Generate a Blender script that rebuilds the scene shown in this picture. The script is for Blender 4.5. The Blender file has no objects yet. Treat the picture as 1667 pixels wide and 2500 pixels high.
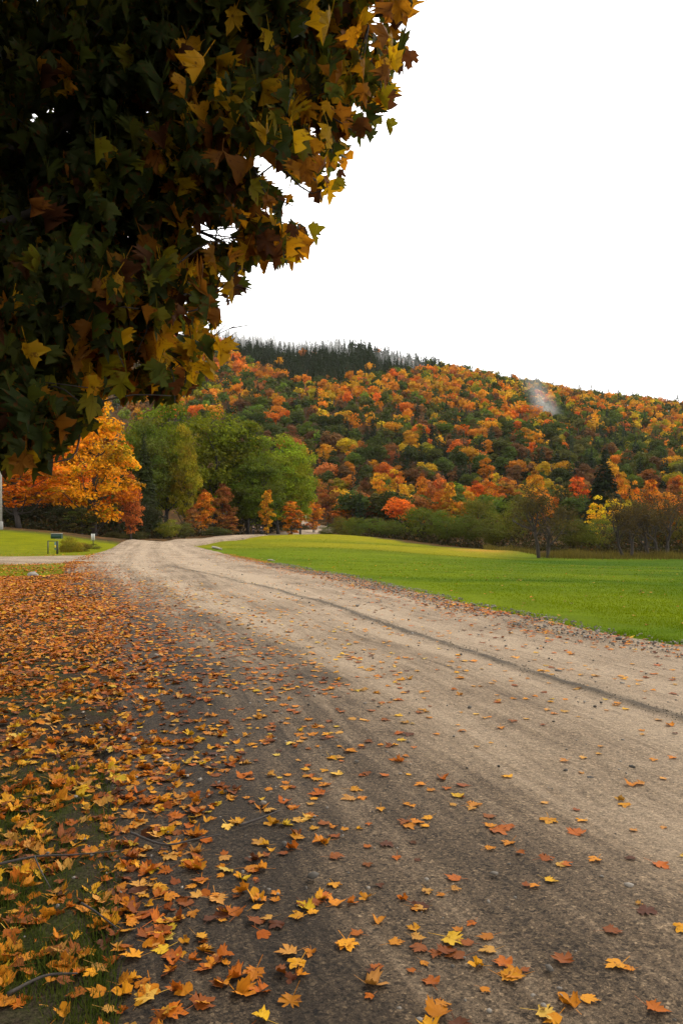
import bpy, math, random
import numpy as np
from mathutils import Vector, Matrix

SC = bpy.context.scene
COL = SC.collection
rng = np.random.default_rng(7)
random.seed(7)

# ------------------------------------------------------------------ camera, sky, sun, exposure
CAM_H, FPX, CX, HY = 1.5, 1944.0, 833.5, 1290.0       # photo pixels (1667 x 2500): focal length, centre, horizon row
cam_data = bpy.data.cameras.new('camera')
cam_data.sensor_fit = 'VERTICAL'
cam_data.sensor_height = 36.0
cam_data.lens = 28.0
cam_data.clip_start = 0.05
cam_data.clip_end = 8000
cam_data.shift_y = (HY - 1250.0) / 2500.0
cam = bpy.data.objects.new('camera', cam_data)
COL.objects.link(cam)
cam.location = (0, 0, CAM_H)
cam.rotation_euler = (math.radians(90), 0, 0)
SC.camera = cam

SUN_AZ, SUN_EL = math.radians(38), math.radians(48)
world = bpy.data.worlds.new('World')
SC.world = world
world.use_nodes = True
wn, wl = world.node_tree.nodes, world.node_tree.links
wn.clear()
w_out = wn.new('ShaderNodeOutputWorld')
w_bg = wn.new('ShaderNodeBackground')
w_sky = wn.new('ShaderNodeTexSky')
w_sky.sky_type = 'NISHITA'
w_sky.sun_disc = False
w_sky.sun_elevation = SUN_EL
w_sky.sun_rotation = SUN_AZ
w_noise = wn.new('ShaderNodeTexNoise')
w_noise.inputs['Scale'].default_value = 1.7
w_noise.inputs['Detail'].default_value = 2
w_noise.inputs['Roughness'].default_value = 0.35
w_map = wn.new('ShaderNodeMapRange')
w_map.interpolation_type = 'SMOOTHSTEP'
w_map.inputs['From Min'].default_value = 0.44
w_map.inputs['From Max'].default_value = 0.62
w_map.inputs['To Min'].default_value = 5.0
w_map.inputs['To Max'].default_value = 16.0
w_tc = wn.new('ShaderNodeTexCoord')
w_tint = wn.new('ShaderNodeVectorMath')
w_tint.operation = 'SCALE'
w_tint.inputs[0].default_value = (1.0, 0.985, 0.965)
w_mix = wn.new('ShaderNodeMix')
w_mix.data_type = 'RGBA'
w_mix.inputs['Factor'].default_value = 0.94
wl.new(w_tc.outputs['Generated'], w_noise.inputs['Vector'])
wl.new(w_noise.outputs['Fac'], w_map.inputs['Value'])
wl.new(w_map.outputs['Result'], w_tint.inputs['Scale'])
wl.new(w_sky.outputs['Color'], w_mix.inputs['A'])
wl.new(w_tint.outputs['Vector'], w_mix.inputs['B'])
wl.new(w_mix.outputs['Result'], w_bg.inputs['Color'])
w_bg.inputs['Strength'].default_value = 0.1
wl.new(w_bg.outputs['Background'], w_out.inputs['Surface'])

sun_data = bpy.data.lights.new('sun', 'SUN')
sun_data.energy = 1.4
sun_data.angle = math.radians(14)
sun_data.color = (1.0, 0.93, 0.82)
sun = bpy.data.objects.new('sun', sun_data)
COL.objects.link(sun)
S = Vector((math.sin(SUN_AZ) * math.cos(SUN_EL), math.cos(SUN_AZ) * math.cos(SUN_EL), math.sin(SUN_EL)))
sun.rotation_euler = (-S).to_track_quat('-Z', 'Y').to_euler()

SC.view_settings.view_transform = 'Standard'
SC.view_settings.look = 'None'
SC.view_settings.gamma = 1.0
SC.view_settings.exposure = 1.0
SC.view_settings.use_curve_mapping = False
SC.cycles.max_bounces = 6
SC.cycles.diffuse_bounces = 3
SC.cycles.transmission_bounces = 4
SC.cycles.transparent_max_bounces = 6
SC.cycles.volume_bounces = 1

# ------------------------------------------------------------------ helpers
def P(px, py, d):
    """a point seen at photo pixel (px, py) standing d metres ahead"""
    return np.array([(px - CX) / FPX * d, d, CAM_H - (py - HY) / FPX * d])

def smooth(a, b, x):
    t = np.clip((np.asarray(x, float) - a) / (b - a), 0, 1)
    return t * t * (3 - 2 * t)

class NoiseField:
    """smooth value noise for shaping geometry"""
    def __init__(self, seed):
        self.t = np.random.default_rng(seed).random((256, 256))
    def __call__(self, x, y):
        x = np.asarray(x, float); y = np.asarray(y, float)
        xi = np.floor(x).astype(int); yi = np.floor(y).astype(int)
        fx = x - xi; fy = y - yi
        fx = fx * fx * (3 - 2 * fx); fy = fy * fy * (3 - 2 * fy)
        t = self.t
        a = t[xi % 256, yi % 256]; b = t[(xi + 1) % 256, yi % 256]
        c = t[xi % 256, (yi + 1) % 256]; e = t[(xi + 1) % 256, (yi + 1) % 256]
        return (a * (1 - fx) + b * fx) * (1 - fy) + (c * (1 - fx) + e * fx) * fy
NF = NoiseField(3)
NG = NoiseField(11)

def make_mesh(name, verts, faces, mat=None, col=None, uv=None, smooth_shade=False, attrs=None):
    """verts Nx3, faces MxK (one K) or list of such arrays; col Nx3 per vertex; uv Nx2 per vertex"""
    if isinstance(faces, np.ndarray):
        faces = [faces]
    faces = [np.asarray(f, np.int32) for f in faces if len(f)]
    verts = np.asarray(verts, np.float32)
    me = bpy.data.meshes.new(name)
    me.vertices.add(len(verts))
    me.vertices.foreach_set('co', verts.ravel())
    loops = np.concatenate([f.ravel() for f in faces])
    totals = np.concatenate([np.full(len(f), f.shape[1], np.int32) for f in faces])
    starts = np.concatenate([[0], np.cumsum(totals)[:-1]]).astype(np.int32)
    me.loops.add(len(loops))
    me.loops.foreach_set('vertex_index', loops)
    me.polygons.add(len(totals))
    me.polygons.foreach_set('loop_start', starts)
    if smooth_shade:
        me.polygons.foreach_set('use_smooth', np.ones(len(totals), bool))
    me.update(calc_edges=True)
    if col is not None:
        a = me.attributes.new('Col', 'FLOAT_COLOR', 'POINT')
        c = np.ones((len(verts), 4), np.float32)
        c[:, :3] = col
        a.data.foreach_set('color', c.ravel())
    if uv is not None:
        l = me.uv_layers.new(name='UVMap')
        l.data.foreach_set('uv', np.asarray(uv, np.float32)[loops].ravel())
    if attrs:
        for k, v in attrs.items():
            a = me.attributes.new(k, 'FLOAT', 'POINT')
            a.data.foreach_set('value', np.asarray(v, np.float32))
    if mat:
        me.materials.append(mat)
    return me

def link(name, data, parent=None, loc=None, rotz=None, scale=None):
    o = bpy.data.objects.new(name, data)
    COL.objects.link(o)
    if parent is not None:
        o.parent = parent
    if loc is not None:
        o.location = [float(v) for v in loc]
    if rotz is not None:
        o.rotation_euler = (0, 0, float(rotz))
    if scale is not None:
        o.scale = [float(v) for v in scale] if hasattr(scale, '__len__') else (float(scale),) * 3
    return o

def tag(o, label=None, cat=None, group=None, kind=None):
    if label: o['label'] = label
    if cat: o['category'] = cat
    if group: o['group'] = group
    if kind: o['kind'] = kind
    return o

class MB:
    """collects shapes into one mesh"""
    def __init__(self):
        self.v, self.q, self.t, self.n = [], [], [], 0
    def add(self, v, f):
        v = np.asarray(v, float); f = np.asarray(f, int) + self.n
        self.v.append(v); self.n += len(v)
        (self.q if f.shape[1] == 4 else self.t).append(f)
    def box(self, c, s, rz=0.0, taper=1.0):
        c = np.asarray(c, float); hx, hy, hz = np.asarray(s, float) / 2
        v = np.array([[-hx, -hy, -hz], [hx, -hy, -hz], [hx, hy, -hz], [-hx, hy, -hz],
                      [-hx * taper, -hy * taper, hz], [hx * taper, -hy * taper, hz], [hx * taper, hy * taper, hz], [-hx * taper, hy * taper, hz]])
        ca, sa = math.cos(rz), math.sin(rz)
        v = v @ np.array([[ca, sa, 0], [-sa, ca, 0], [0, 0, 1]])
        self.add(v + c, [[0, 3, 2, 1], [4, 5, 6, 7], [0, 1, 5, 4], [1, 2, 6, 5], [2, 3, 7, 6], [3, 0, 4, 7]])
    def tube(self, pts, radii, sides=6):
        pts = np.asarray(pts, float)
        m = len(pts)
        radii = np.broadcast_to(np.asarray(radii, float), (m,))
        tan = np.gradient(pts, axis=0)
        tan /= np.linalg.norm(tan, axis=1, keepdims=True) + 1e-9
        up = np.array([0, 0, 1.0])
        if abs(tan[:, 2]).mean() > 0.8: up = np.array([1.0, 0, 0])
        a = np.cross(tan, up); a /= np.linalg.norm(a, axis=1, keepdims=True) + 1e-9
        b = np.cross(tan, a)
        th = np.arange(sides) / sides * 2 * np.pi
        ring = (a[:, None, :] * np.cos(th)[None, :, None] + b[:, None, :] * np.sin(th)[None, :, None]) * radii[:, None, None] + pts[:, None, :]
        v = ring.reshape(-1, 3)
        i = np.arange(m - 1)[:, None] * sides; j = np.arange(sides)[None, :]; k = (j + 1) % sides
        f = np.stack([i + j, i + k, i + sides + k, i + sides + j], -1).reshape(-1, 4)
        self.add(np.vstack([v, pts[:1], pts[-1:]]), f)
        n0 = self.n - len(v) - 2
        s = np.arange(sides)
        capa = np.stack([np.full(sides, len(v)), (s + 1) % sides, s], -1) + n0
        o = (m - 1) * sides
        capb = np.stack([np.full(sides, len(v) + 1), o + s, o + (s + 1) % sides], -1) + n0
        self.t += [capa, capb]
    def build(self, name, mat, smooth_shade=False):
        fs = []
        if self.q: fs.append(np.vstack(self.q))
        if self.t: fs.append(np.vstack(self.t))
        return make_mesh(name, np.vstack(self.v), fs, mat, smooth_shade=smooth_shade)

def catmull(pts, n):
    pts = np.asarray(pts, float)
    p = np.vstack([2 * pts[0] - pts[1], pts, 2 * pts[-1] - pts[-2]])
    m = len(pts) - 1
    t = np.linspace(0, m, n); i = np.minimum(t.astype(int), m - 1); f = (t - i)[:, None]
    p0, p1, p2, p3 = p[i], p[i + 1], p[i + 2], p[i + 3]
    return 0.5 * (2 * p1 + (p2 - p0) * f + (2 * p0 - 5 * p1 + 4 * p2 - p3) * f ** 2 + (3 * p1 - p0 - 3 * p2 + p3) * f ** 3)

# ------------------------------------------------------------------ materials
def new_mat(name):
    m = bpy.data.materials.new(name)
    m.use_nodes = True
    nt = m.node_tree
    nt.nodes.clear()
    out = nt.nodes.new('ShaderNodeOutputMaterial')
    return m, nt, out

class N:
    def __init__(self, nt): self.nt = nt
    def n(self, t, **kw):
        x = self.nt.nodes.new(t)
        for k, v in kw.items(): setattr(x, k, v)
        return x
    def l(self, a, b): self.nt.links.new(a, b)
    def noise(self, scale, detail=4, rough=0.6, vec=None, dim='3D'):
        x = self.n('ShaderNodeTexNoise'); x.noise_dimensions = dim
        x.inputs['Scale'].default_value = scale; x.inputs['Detail'].default_value = detail; x.inputs['Roughness'].default_value = rough
        if vec is not None: self.l(vec, x.inputs['Vector'])
        return x.outputs['Fac']
    def ramp(self, fac, stops):
        x = self.n('ShaderNodeValToRGB')
        e = x.color_ramp.elements
        while len(e) < len(stops): e.new(0.5)
        for el, (p, c) in zip(e, stops):
            el.position = p; el.color = (*c, 1) if len(c) == 3 else c
        self.l(fac, x.inputs['Fac'])
        return x.outputs['Color']
    def mr(self, v, a, b, c=0.0, d=1.0):
        x = self.n('ShaderNodeMapRange')
        for k, q in zip(('From Min', 'From Max', 'To Min', 'To Max'), (a, b, c, d)): x.inputs[k].default_value = q
        self.l(v, x.inputs['Value'])
        return x.outputs['Result']
    def math(self, op, a, b):
        x = self.n('ShaderNodeMath', operation=op)
        for i, q in enumerate((a, b)):
            if isinstance(q, (int, float)): x.inputs[i].default_value = q
            else: self.l(q, x.inputs[i])
        return x.outputs[0]
    def mix(self, f, a, b, mode='MIX'):
        x = self.n('ShaderNodeMix', data_type='RGBA', blend_type=mode)
        for k, q in (('Factor', f), ('A', a), ('B', b)):
            if isinstance(q, (int, float)): x.inputs[k].default_value = q
            elif isinstance(q, tuple): x.inputs[k].default_value = (*q, 1)
            else: self.l(q, x.inputs[k])
        return x.outputs['Result']
    def bump(self, h, strength, dist):
        x = self.n('ShaderNodeBump')
        x.inputs['Strength'].default_value = strength; x.inputs['Distance'].default_value = dist
        self.l(h, x.inputs['Height'])
        return x.outputs['Normal']
    def attr(self, name):
        x = self.n('ShaderNodeAttribute'); x.attribute_name = name
        return x

def simple_mat(name, c, rough=0.7, metallic=0.0, var=0.25, scale=8.0, bump=0.0):
    m, nt, out = new_mat(name)
    h = N(nt)
    tc = h.n('ShaderNodeTexCoord').outputs['Object']
    no = h.noise(scale, 5, 0.6, tc)
    lo = tuple(v * (1 - var) for v in c); hi = tuple(min(1, v * (1 + var)) for v in c)
    b = h.n('ShaderNodeBsdfPrincipled')
    h.l(h.ramp(no, [(0.3, lo), (0.7, hi)]), b.inputs['Base Color'])
    b.inputs['Roughness'].default_value = rough
    b.inputs['Metallic'].default_value = metallic
    if bump: h.l(h.bump(no, 0.6, bump), b.inputs['Normal'])
    h.l(b.outputs[0], out.inputs['Surface'])
    return m

def foliage_mat(name, source, trans=0.3, spots=False, rough=0.6, veins=False, spec=0.3):
    """leaf material: colour from the object ('OBJ') or from the colour attribute ('COL')"""
    m, nt, out = new_mat(name)
    h = N(nt)
    if source == 'OBJ':
        oi = h.n('ShaderNodeObjectInfo')
        base = h.mix(1.0, oi.outputs['Color'], h.attr('Col').outputs['Color'], 'MULTIPLY')
    else:
        base = h.attr('Col').outputs['Color']
    if spots:
        geo = h.n('ShaderNodeNewGeometry').outputs['Position']
        n1 = h.noise(45, 3, 0.6, geo)
        base = h.mix(h.mr(n1, 0.58, 0.66), base, h.mix(0.75, base, (0.10, 0.032, 0.008)))
        n2 = h.noise(11, 2, 0.5, geo)
        base = h.mix(h.mr(n2, 0.4, 0.75, 0.0, 0.5), base, h.mix(1.0, base, (0.85, 0.6, 0.45), 'MULTIPLY'))
    if veins:
        uvn = h.n('ShaderNodeUVMap')
        sp = h.n('ShaderNodeSeparateXYZ'); h.l(uvn.outputs[0], sp.inputs[0])
        ax = h.math('ABSOLUTE', sp.outputs[0], 0.0)
        y = sp.outputs[1]
        v1 = h.math('LESS_THAN', ax, 0.014)
        d2 = h.math('ABSOLUTE', h.math('SUBTRACT', y, h.math('MULTIPLY', ax, 0.85)), 0.0)
        v2 = h.math('LESS_THAN', d2, 0.016)
        d3 = h.math('ABSOLUTE', h.math('ADD', y, h.math('MULTIPLY', ax, 0.12)), 0.0)
        v3 = h.math('LESS_THAN', d3, 0.012)
        vv = h.math('MAXIMUM', v1, h.math('MAXIMUM', v2, v3))
        base = h.mix(h.math('MULTIPLY', vv, 0.4), base, h.mix(1.0, base, (0.55, 0.5, 0.45), 'MULTIPLY'))
    b = h.n('ShaderNodeBsdfPrincipled')
    h.l(base, b.inputs['Base Color'])
    b.inputs['Roughness'].default_value = rough
    b.inputs['Specular IOR Level'].default_value = spec
    t = h.n('ShaderNodeBsdfTranslucent')
    h.l(h.mix(1.0, base, (1.25, 1.15, 0.8), 'MULTIPLY'), t.inputs['Color'])
    mx = h.n('ShaderNodeMixShader'); mx.inputs[0].default_value = trans
    h.l(b.outputs[0], mx.inputs[1]); h.l(t.outputs[0], mx.inputs[2])
    h.l(mx.outputs[0], out.inputs['Surface'])
    return m

M_crown = foliage_mat('crown_leaves', 'OBJ', 0.32, rough=0.8, spec=0.05)
M_crown_col = foliage_mat('woodland_leaves', 'COL', 0.32, rough=0.8, spec=0.05)
M_leaf_obj = foliage_mat('maple_leaf_single', 'OBJ', 0.6, spots=True, veins=True, rough=0.6, spec=.12)
M_leaf_col = foliage_mat('maple_leaf_mass', 'COL', 0.6, spots=True, rough=0.6, spec=.12)
M_fallen_obj = foliage_mat('fallen_leaf_single', 'OBJ', 0.12, spots=True, veins=True, rough=0.65, spec=.1)
M_fallen_col = foliage_mat('fallen_leaf_mass', 'COL', 0.12, spots=True, rough=0.65, spec=.08)
M_grass = foliage_mat('grass_blades', 'COL', 0.3, rough=0.9, spec=0.0)
M_bark = simple_mat('bark', (0.034, 0.026, 0.020), 0.9, var=0.5, scale=14, bump=0.02)
M_bark_pale = simple_mat('bark_grey', (0.14, 0.12, 0.10), 0.9, var=0.45, scale=14, bump=0.02)
M_twig = simple_mat('twig_bark', (0.035, 0.026, 0.02), 0.85, var=0.4, scale=40)

# ------------------------------------------------------------------ the lie of the land
CTRL = []
def cp(px, py, d): CTRL.append(P(px, py, d))
def cw(x, y, z): CTRL.append(np.array([x, y, z]))
for x in (-14, -7, 0, 7, 14):
    for y in (-40, -15, 0, 8): cw(x, y, 0)
for x in (-60, -30, 30, 60):
    for y in (-60, -20, 5): cw(x, y, 0 if x < 0 else -0.3)
for x, y in ((-4, 16), (1, 16), (-9, 26), (-3, 26), (-12, 36), (-6, 36), (-17, 36), (-24, 36), (-13, 48), (-16, 60), (-11, 60), (-16, 75), (-6, 14), (-9, 18)): cw(x, y, 0)
cw(-30, 37, 0.1); cw(-60, 37, 0.4)
for q in ((0, 1352, 46), (0, 1295, 62), (100, 1299, 62), (-300, 1285, 62), (150, 1345, 52), (200, 1305, 76), (300, 1328, 80), (60, 1290, 85), (0, 1285, 110),
          (400, 1325, 84), (500, 1318, 104), (640, 1312, 132), (420, 1312, 110), (550, 1304, 140), (760, 1304, 166), (790, 1296, 194), (738, 1276, 230), (650, 1290, 180), (300, 1290, 180),
          (780, 1304, 124), (700, 1306, 124), (900, 1311, 116), (1000, 1328, 110), (1100, 1338, 105), (1250, 1343, 100), (1325, 1362, 78), (1500, 1363, 77), (1667, 1364, 76), (2200, 1364, 74), (3200, 1364, 60),
          (1667, 1500, 14.2), (1667, 1420, 27), (1667, 1390, 42), (1200, 1400, 30), (1200, 1372, 52), (1400, 1382, 44), (1000, 1350, 62), (850, 1340, 60), (650, 1342, 56), (560, 1335, 66), (750, 1322, 90), (620, 1318, 95),
          (1000, 1338, 80), (1200, 1362, 75), (2400, 1480, 16), (2600, 1400, 34),
          (900, 1325, 150), (1100, 1335, 150), (1300, 1335, 150), (1667, 1335, 150), (2400, 1335, 150),
          (900, 1300, 200), (1200, 1306, 200), (1667, 1306, 200), (2600, 1310, 180), (-600, 1290, 150)): cp(*q)
CTRL = np.array(CTRL)
_sc = 40.0
def _U(r2): return np.where(r2 > 1e-9, r2 * np.log(np.maximum(r2, 1e-9)), 0.0)
_n = len(CTRL)
_c = CTRL[:, :2] / _sc
_K = _U(((_c[:, None] - _c[None]) ** 2).sum(-1)) + np.eye(_n) * 0.012
_Pm = np.hstack([np.ones((_n, 1)), _c])
_A = np.zeros((_n + 3, _n + 3)); _A[:_n, :_n] = _K; _A[:_n, _n:] = _Pm; _A[_n:, :_n] = _Pm.T
_w = np.linalg.solve(_A, np.concatenate([CTRL[:, 2], np.zeros(3)]))

SKY = np.array([(-3000, 1180), (-1500, 1060), (-600, 920), (0, 850), (300, 826), (450, 820), (555, 822), (650, 834), (700, 846), (760, 846), (870, 840), (960, 864), (1060, 886), (1200, 912), (1400, 953), (1667, 985), (2200, 1060), (3000, 1150), (4500, 1230)], float)
RIDGE = 640.0
def hill_z(x, y):
    r = np.hypot(x, y)
    a = np.arctan2(x, np.maximum(y, 1e-3))
    px = CX + FPX * np.tan(np.clip(a, -1.2, 1.2))
    ca = np.cos(np.clip(a, -1.2, 1.2))
    d = r * ca
    e = (HY - np.interp(px, SKY[:, 0], SKY[:, 1])) / FPX
    front = smooth(-0.1, 0.4, np.where(y > 0, np.cos(a), 0))
    zr = np.maximum(CAM_H + e * RIDGE - 7.0, 4.0)
    s = np.clip((d - 205) / (RIDGE - 205), 0, 1)
    z = zr * (0.80 * s + 0.20 * smooth(0, 1, s)) - 0.5
    over = np.clip((d - RIDGE) / 1200, 0, 1)
    z = z - over * zr * 0.7
    return z * front

def ground_z(x, y):
    x = np.asarray(x, float); y = np.asarray(y, float)
    sh = x.shape
    x = x.ravel(); y = y.ravel()
    r = np.hypot(x, y)
    k = np.minimum(1.0, 215.0 / np.maximum(r, 1e-6))
    xx = np.clip(x * k, -100, 110); yy = np.clip(y * k, -60, 240)
    out = np.empty_like(x)
    for i in range(0, len(x), 20000):
        q = np.stack([xx[i:i + 20000], yy[i:i + 20000]], -1) / _sc
        out[i:i + 20000] = _U(((q[:, None] - _c[None]) ** 2).sum(-1)) @ _w[:_n] + _w[_n] + q @ _w[_n + 1:]
    t = smooth(200, 300, r)
    out = out * (1 - t) + np.maximum(hill_z(x, y), out * 0 - 2) * t
    # shallow ditch with a culvert beside the driveway
    out -= 0.45 * np.exp(-(((x + 10.6) / 1.5) ** 2 + ((y - 27.2) / 1.5) ** 2))
    out += (NF(x * 0.7 + 50, y * 0.7 + 50) - 0.5) * 0.05
    return out.reshape(sh)

def gz(x, y): return float(ground_z(np.array([x]), np.array([y]))[0])

def on_ground(px, py):
    d = CAM_H * FPX / max(py - HY, 4)
    for _ in range(8):
        x = (px - CX) / FPX * d
        d = (CAM_H - gz(x, d)) * FPX / max(py - HY, 4)
    x = (px - CX) / FPX * d
    return np.array([x, d, gz(x, d)])

# ------------------------------------------------------------------ road geometry: left and right edges, metres (ahead, across)
LE = [(-30, 8.5), (-12, 3.4), (0, 0.0), (2.41, -.72), (5, -1.45), (7.1, -2.0), (9.4, -2.8), (13, -4.2), (18, -6.2), (23, -8.0), (30.7, -10.5), (40, -12.8), (50, -15), (62, -17.2), (75, -18.6), (88, -18.9), (105, -18.4), (125, -17), (150, -14), (175, -9.5), (195, -6), (212, -8), (230, -14), (252, -13)]
RE = [(-26, 15.5), (-9, 10.2), (2, 7), (4, 6.2), (7, 5.2), (10, 4.3), (12.1, 3.5), (15, 2.7), (18.8, 1.6), (24.3, .2), (30.7, -2.1), (39, -4.7), (50, -7.8), (61, -11), (70, -13.3), (81, -14.2), (98, -13.8), (120, -12.3), (146, -9.5), (172, -5), (192, -1.8), (210, -3), (229, -9.5), (252, -9)]
NS = 900
_le = catmull(np.array(LE)[:, ::-1], NS)      # x, y
_re = catmull(np.array(RE)[:, ::-1], NS)
_ce = (_le + _re) / 2
_hw = np.linalg.norm(_re - _le, axis=1) / 2
_tan = np.gradient(_ce, axis=0)
_slen = np.concatenate([[0], np.cumsum(np.linalg.norm(np.diff(_ce, axis=0), axis=1))])
def road_uv(x, y):
    """u (-1 at the left edge .. 1 at the right edge, beyond outside) and arc length"""
    x = np.asarray(x, float).ravel(); y = np.asarray(y, float).ravel()
    u = np.empty(len(x)); s = np.empty(len(x)); dist = np.empty(len(x))
    across = (_re - _le); across = across / np.linalg.norm(across, axis=1, keepdims=True)
    sub = np.arange(0, NS, 3); c3 = _ce[sub]; c3n = (c3 ** 2).sum(1)
    for i in range(0, len(x), 4000):
        p = np.stack([x[i:i + 4000], y[i:i + 4000]], -1)
        dd = (p ** 2).sum(1)[:, None] - 2 * p @ c3.T + c3n[None]
        jj = dd.argmin(1)
        j = sub[jj]
        off = p - _ce[j]
        u[i:i + 4000] = (off * across[j]).sum(1) / _hw[j]
        s[i:i + 4000] = _slen[j]
        dist[i:i + 4000] = np.sqrt(np.maximum(dd[np.arange(len(p)), jj], 0)) - _hw[j]
    return u, s, dist

def in_drive(x, y):
    """the side track leaving the road on the left"""
    c = 38.2 + 0.02 * (x + 14)
    w = 3.1 + 1.5 * smooth(-19, -12, x)
    return (np.abs(y - c) - w, x)

FB = np.array([(300, 175), (700, 168), (760, 140), (800, 128), (900, 119), (1000, 113), (1100, 107), (1250, 100), (1325, 82), (1400, 80), (1667, 78), (2200, 74), (3300, 62), (6000, 60)], float)
def field_inside(x, y):
    """>0 inside the mown field right of the road (metres short of its far edge)"""
    px = CX + FPX * x / np.maximum(y, 1.0)
    return np.interp(px, FB[:, 0], FB[:, 1]) + 2.5 * (NG(x * .12, y * .12) - .5) - y

def field_tone(x, y):
    q = .5 * NF(x * .05 + 7, y * .13) + .3 * NG(x * .13 + 2, y * .4) + .2 * NF(x * .5, y * 1.1)
    return np.clip((q - .5) * 2.6 + .40 + .25 * smooth(1150, 1600, CX + FPX * x / np.maximum(y, 1)) * smooth(22, 34, y) * smooth(60, 45, y), 0, 1)
def field_yellow(x, y):
    p = CX + FPX * x / np.maximum(y, 1)
    return smooth(50, 74, y) * smooth(1340, 1080, p) * (.5 + .5 * smooth(.3, .7, NG(x * .06, y * .11 + 3)))
def field_dry(x, y):
    p = CX + FPX * x / np.maximum(y, 1)
    return .9 * np.exp(-((p - 1170) / 80) ** 2 - ((y - 92) / 8) ** 2)

# ------------------------------------------------------------------ ground sheet
ang = np.concatenate([np.linspace(-math.pi, -0.62, 40)[:-1], np.linspace(-0.62, 0.62, 230), np.linspace(0.62, math.pi, 40)[1:-1]])
rad = np.concatenate([[0.25], np.geomspace(0.6, 1900, 290)])
A, R = np.meshgrid(ang, rad, indexing='ij')
gx, gy = R * np.sin(A), R * np.cos(A)
gzv = ground_z(gx, gy)
u, s_, dist = road_uv(gx, gy)
u = u.reshape(gx.shape); dist = dist.reshape(gx.shape)
wob = (NF(gx * 1.3, gy * 1.3) - .5) * 0.25 + (NG(gx * 4, gy * 4) - .5) * .12
inroad = np.where(R < 300, smooth(0.12, -0.30, dist + wob), 0)
dd_, _ = in_drive(gx, gy)
indrive = np.where((gx > -45) & (gx < -9), smooth(0.15, -0.3, dd_ + wob), 0)
verge = np.where(R < 120, smooth(2.0, 0.0, dist) * 0.05, 0)
gzv = gzv + verge * (NF(gx * 3, gy * 3)) - 0.10 * np.maximum(inroad, indrive) * (1 + R * 0.004)
px_ = CX + FPX * gx / np.maximum(gy, 1e-3)
fld = np.where((gy > -30) & (u > 0), smooth(-0.5, 1.5, np.where(gy > 1, field_inside(gx, gy), 30)), 0)
fld = np.where(gy <= 1, np.where(u > 0, 1, 0), fld)
lawn = np.where((u < 0) & (gx < -13) & (gy > 41.0) & (gy < 64), 1, 0) * smooth(64, 60, gy)
lawn = np.maximum(lawn, np.where((u < 0) & (gy < 34.5) & (gy > 24) & (gx < -9), smooth(24, 28, gy) * .8, 0))
nearL = np.where((u < 0) & (gy <= 34), 1, 0)
forest = np.clip(1 - np.maximum(fld, np.maximum(lawn, nearL)), 0, 1)
gcol = np.stack([np.maximum(fld, lawn), forest, nearL], -1).reshape(-1, 3)
na, nr = gx.shape
I = np.arange(na * nr).reshape(na, nr)
J = np.roll(I, -1, axis=0)
gf = np.stack([I[:, :-1], I[:, 1:], J[:, 1:], J[:, :-1]], -1).reshape(-1, 4)

M_ground, nt, out = new_mat('ground')
h = N(nt)
pos = h.n('ShaderNodeNewGeometry').outputs['Position']
sep = h.n('ShaderNodeSeparateColor'); h.l(h.attr('Col').outputs['Color'], sep.inputs[0])
mpg = h.n('ShaderNodeMapping'); mpg.inputs['Scale'].default_value = (.4, 1.3, 1.0); h.l(pos, mpg.inputs['Vector'])
nbig = h.noise(0.11, 5, 0.6, mpg.outputs[0])
nmid = h.noise(0.9, 5, 0.65, pos)
nfine = h.noise(22, 4, 0.7, pos)
green = h.mix(h.attr('tone').outputs['Fac'], (0.036, 0.084, 0.0005), (0.112, 0.152, 0.001))
green = h.mix(h.attr('yellow').outputs['Fac'], green, (0.22, 0.20, 0.003))
green = h.mix(h.attr('dry').outputs['Fac'], green, (0.40, 0.22, 0.03))
green = h.mix(1.0, green, h.ramp(nmid, [(0.25, (0.62, 0.66, 0.6)), (0.75, (1.2, 1.15, 1.1))]), 'MULTIPLY')
green = h.mix(1.0, green, h.ramp(nfine, [(0.3, (0.55, 0.6, 0.5)), (0.7, (1.25, 1.2, 1.2))]), 'MULTIPLY')
litter = h.ramp(nmid, [(0.3, (0.02, 0.014, 0.008)), (0.5, (0.06, 0.035, 0.014)), (0.7, (0.14, 0.06, 0.015))])
nsp = h.noise(70, 4, 0.75, pos)
soil = h.ramp(nsp, [(0.3, (0.008, 0.006, 0.004)), (0.5, (0.034, 0.026, 0.018)), (0.7, (0.068, 0.050, 0.034))])
moss_c = h.ramp(nsp, [(0.3, (0.010, 0.016, 0.005)), (0.7, (0.055, 0.062, 0.014))])
mossy = h.mix(h.mr(h.math('ADD', nmid, h.math('MULTIPLY', nfine, .25)), 0.60, 0.72, 0, .85), soil, moss_c)
c = h.mix(sep.outputs[1], mossy, litter)
c = h.mix(sep.outputs[0], c, green)
b = h.n('ShaderNodeBsdfPrincipled'); b.inputs['Roughness'].default_value = 0.95; b.inputs['Specular IOR Level'].default_value = 0.02
h.l(c, b.inputs['Base Color']); h.l(h.bump(nfine, 0.5, 0.03), b.inputs['Normal'])
h.l(b.outputs[0], out.inputs['Surface'])
ground = link('ground', make_mesh('ground', np.stack([gx, gy, gzv], -1).reshape(-1, 3), gf, M_ground, col=gcol, smooth_shade=True, attrs={'tone': field_tone(gx, gy).ravel(), 'yellow': np.maximum(field_yellow(gx, gy) * fld, lawn * .55).ravel(), 'dry': field_dry(gx, gy).ravel()}))
tag(ground, 'rolling ground of meadow, verges and forest floor reaching up the hillside', kind='structure')

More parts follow.
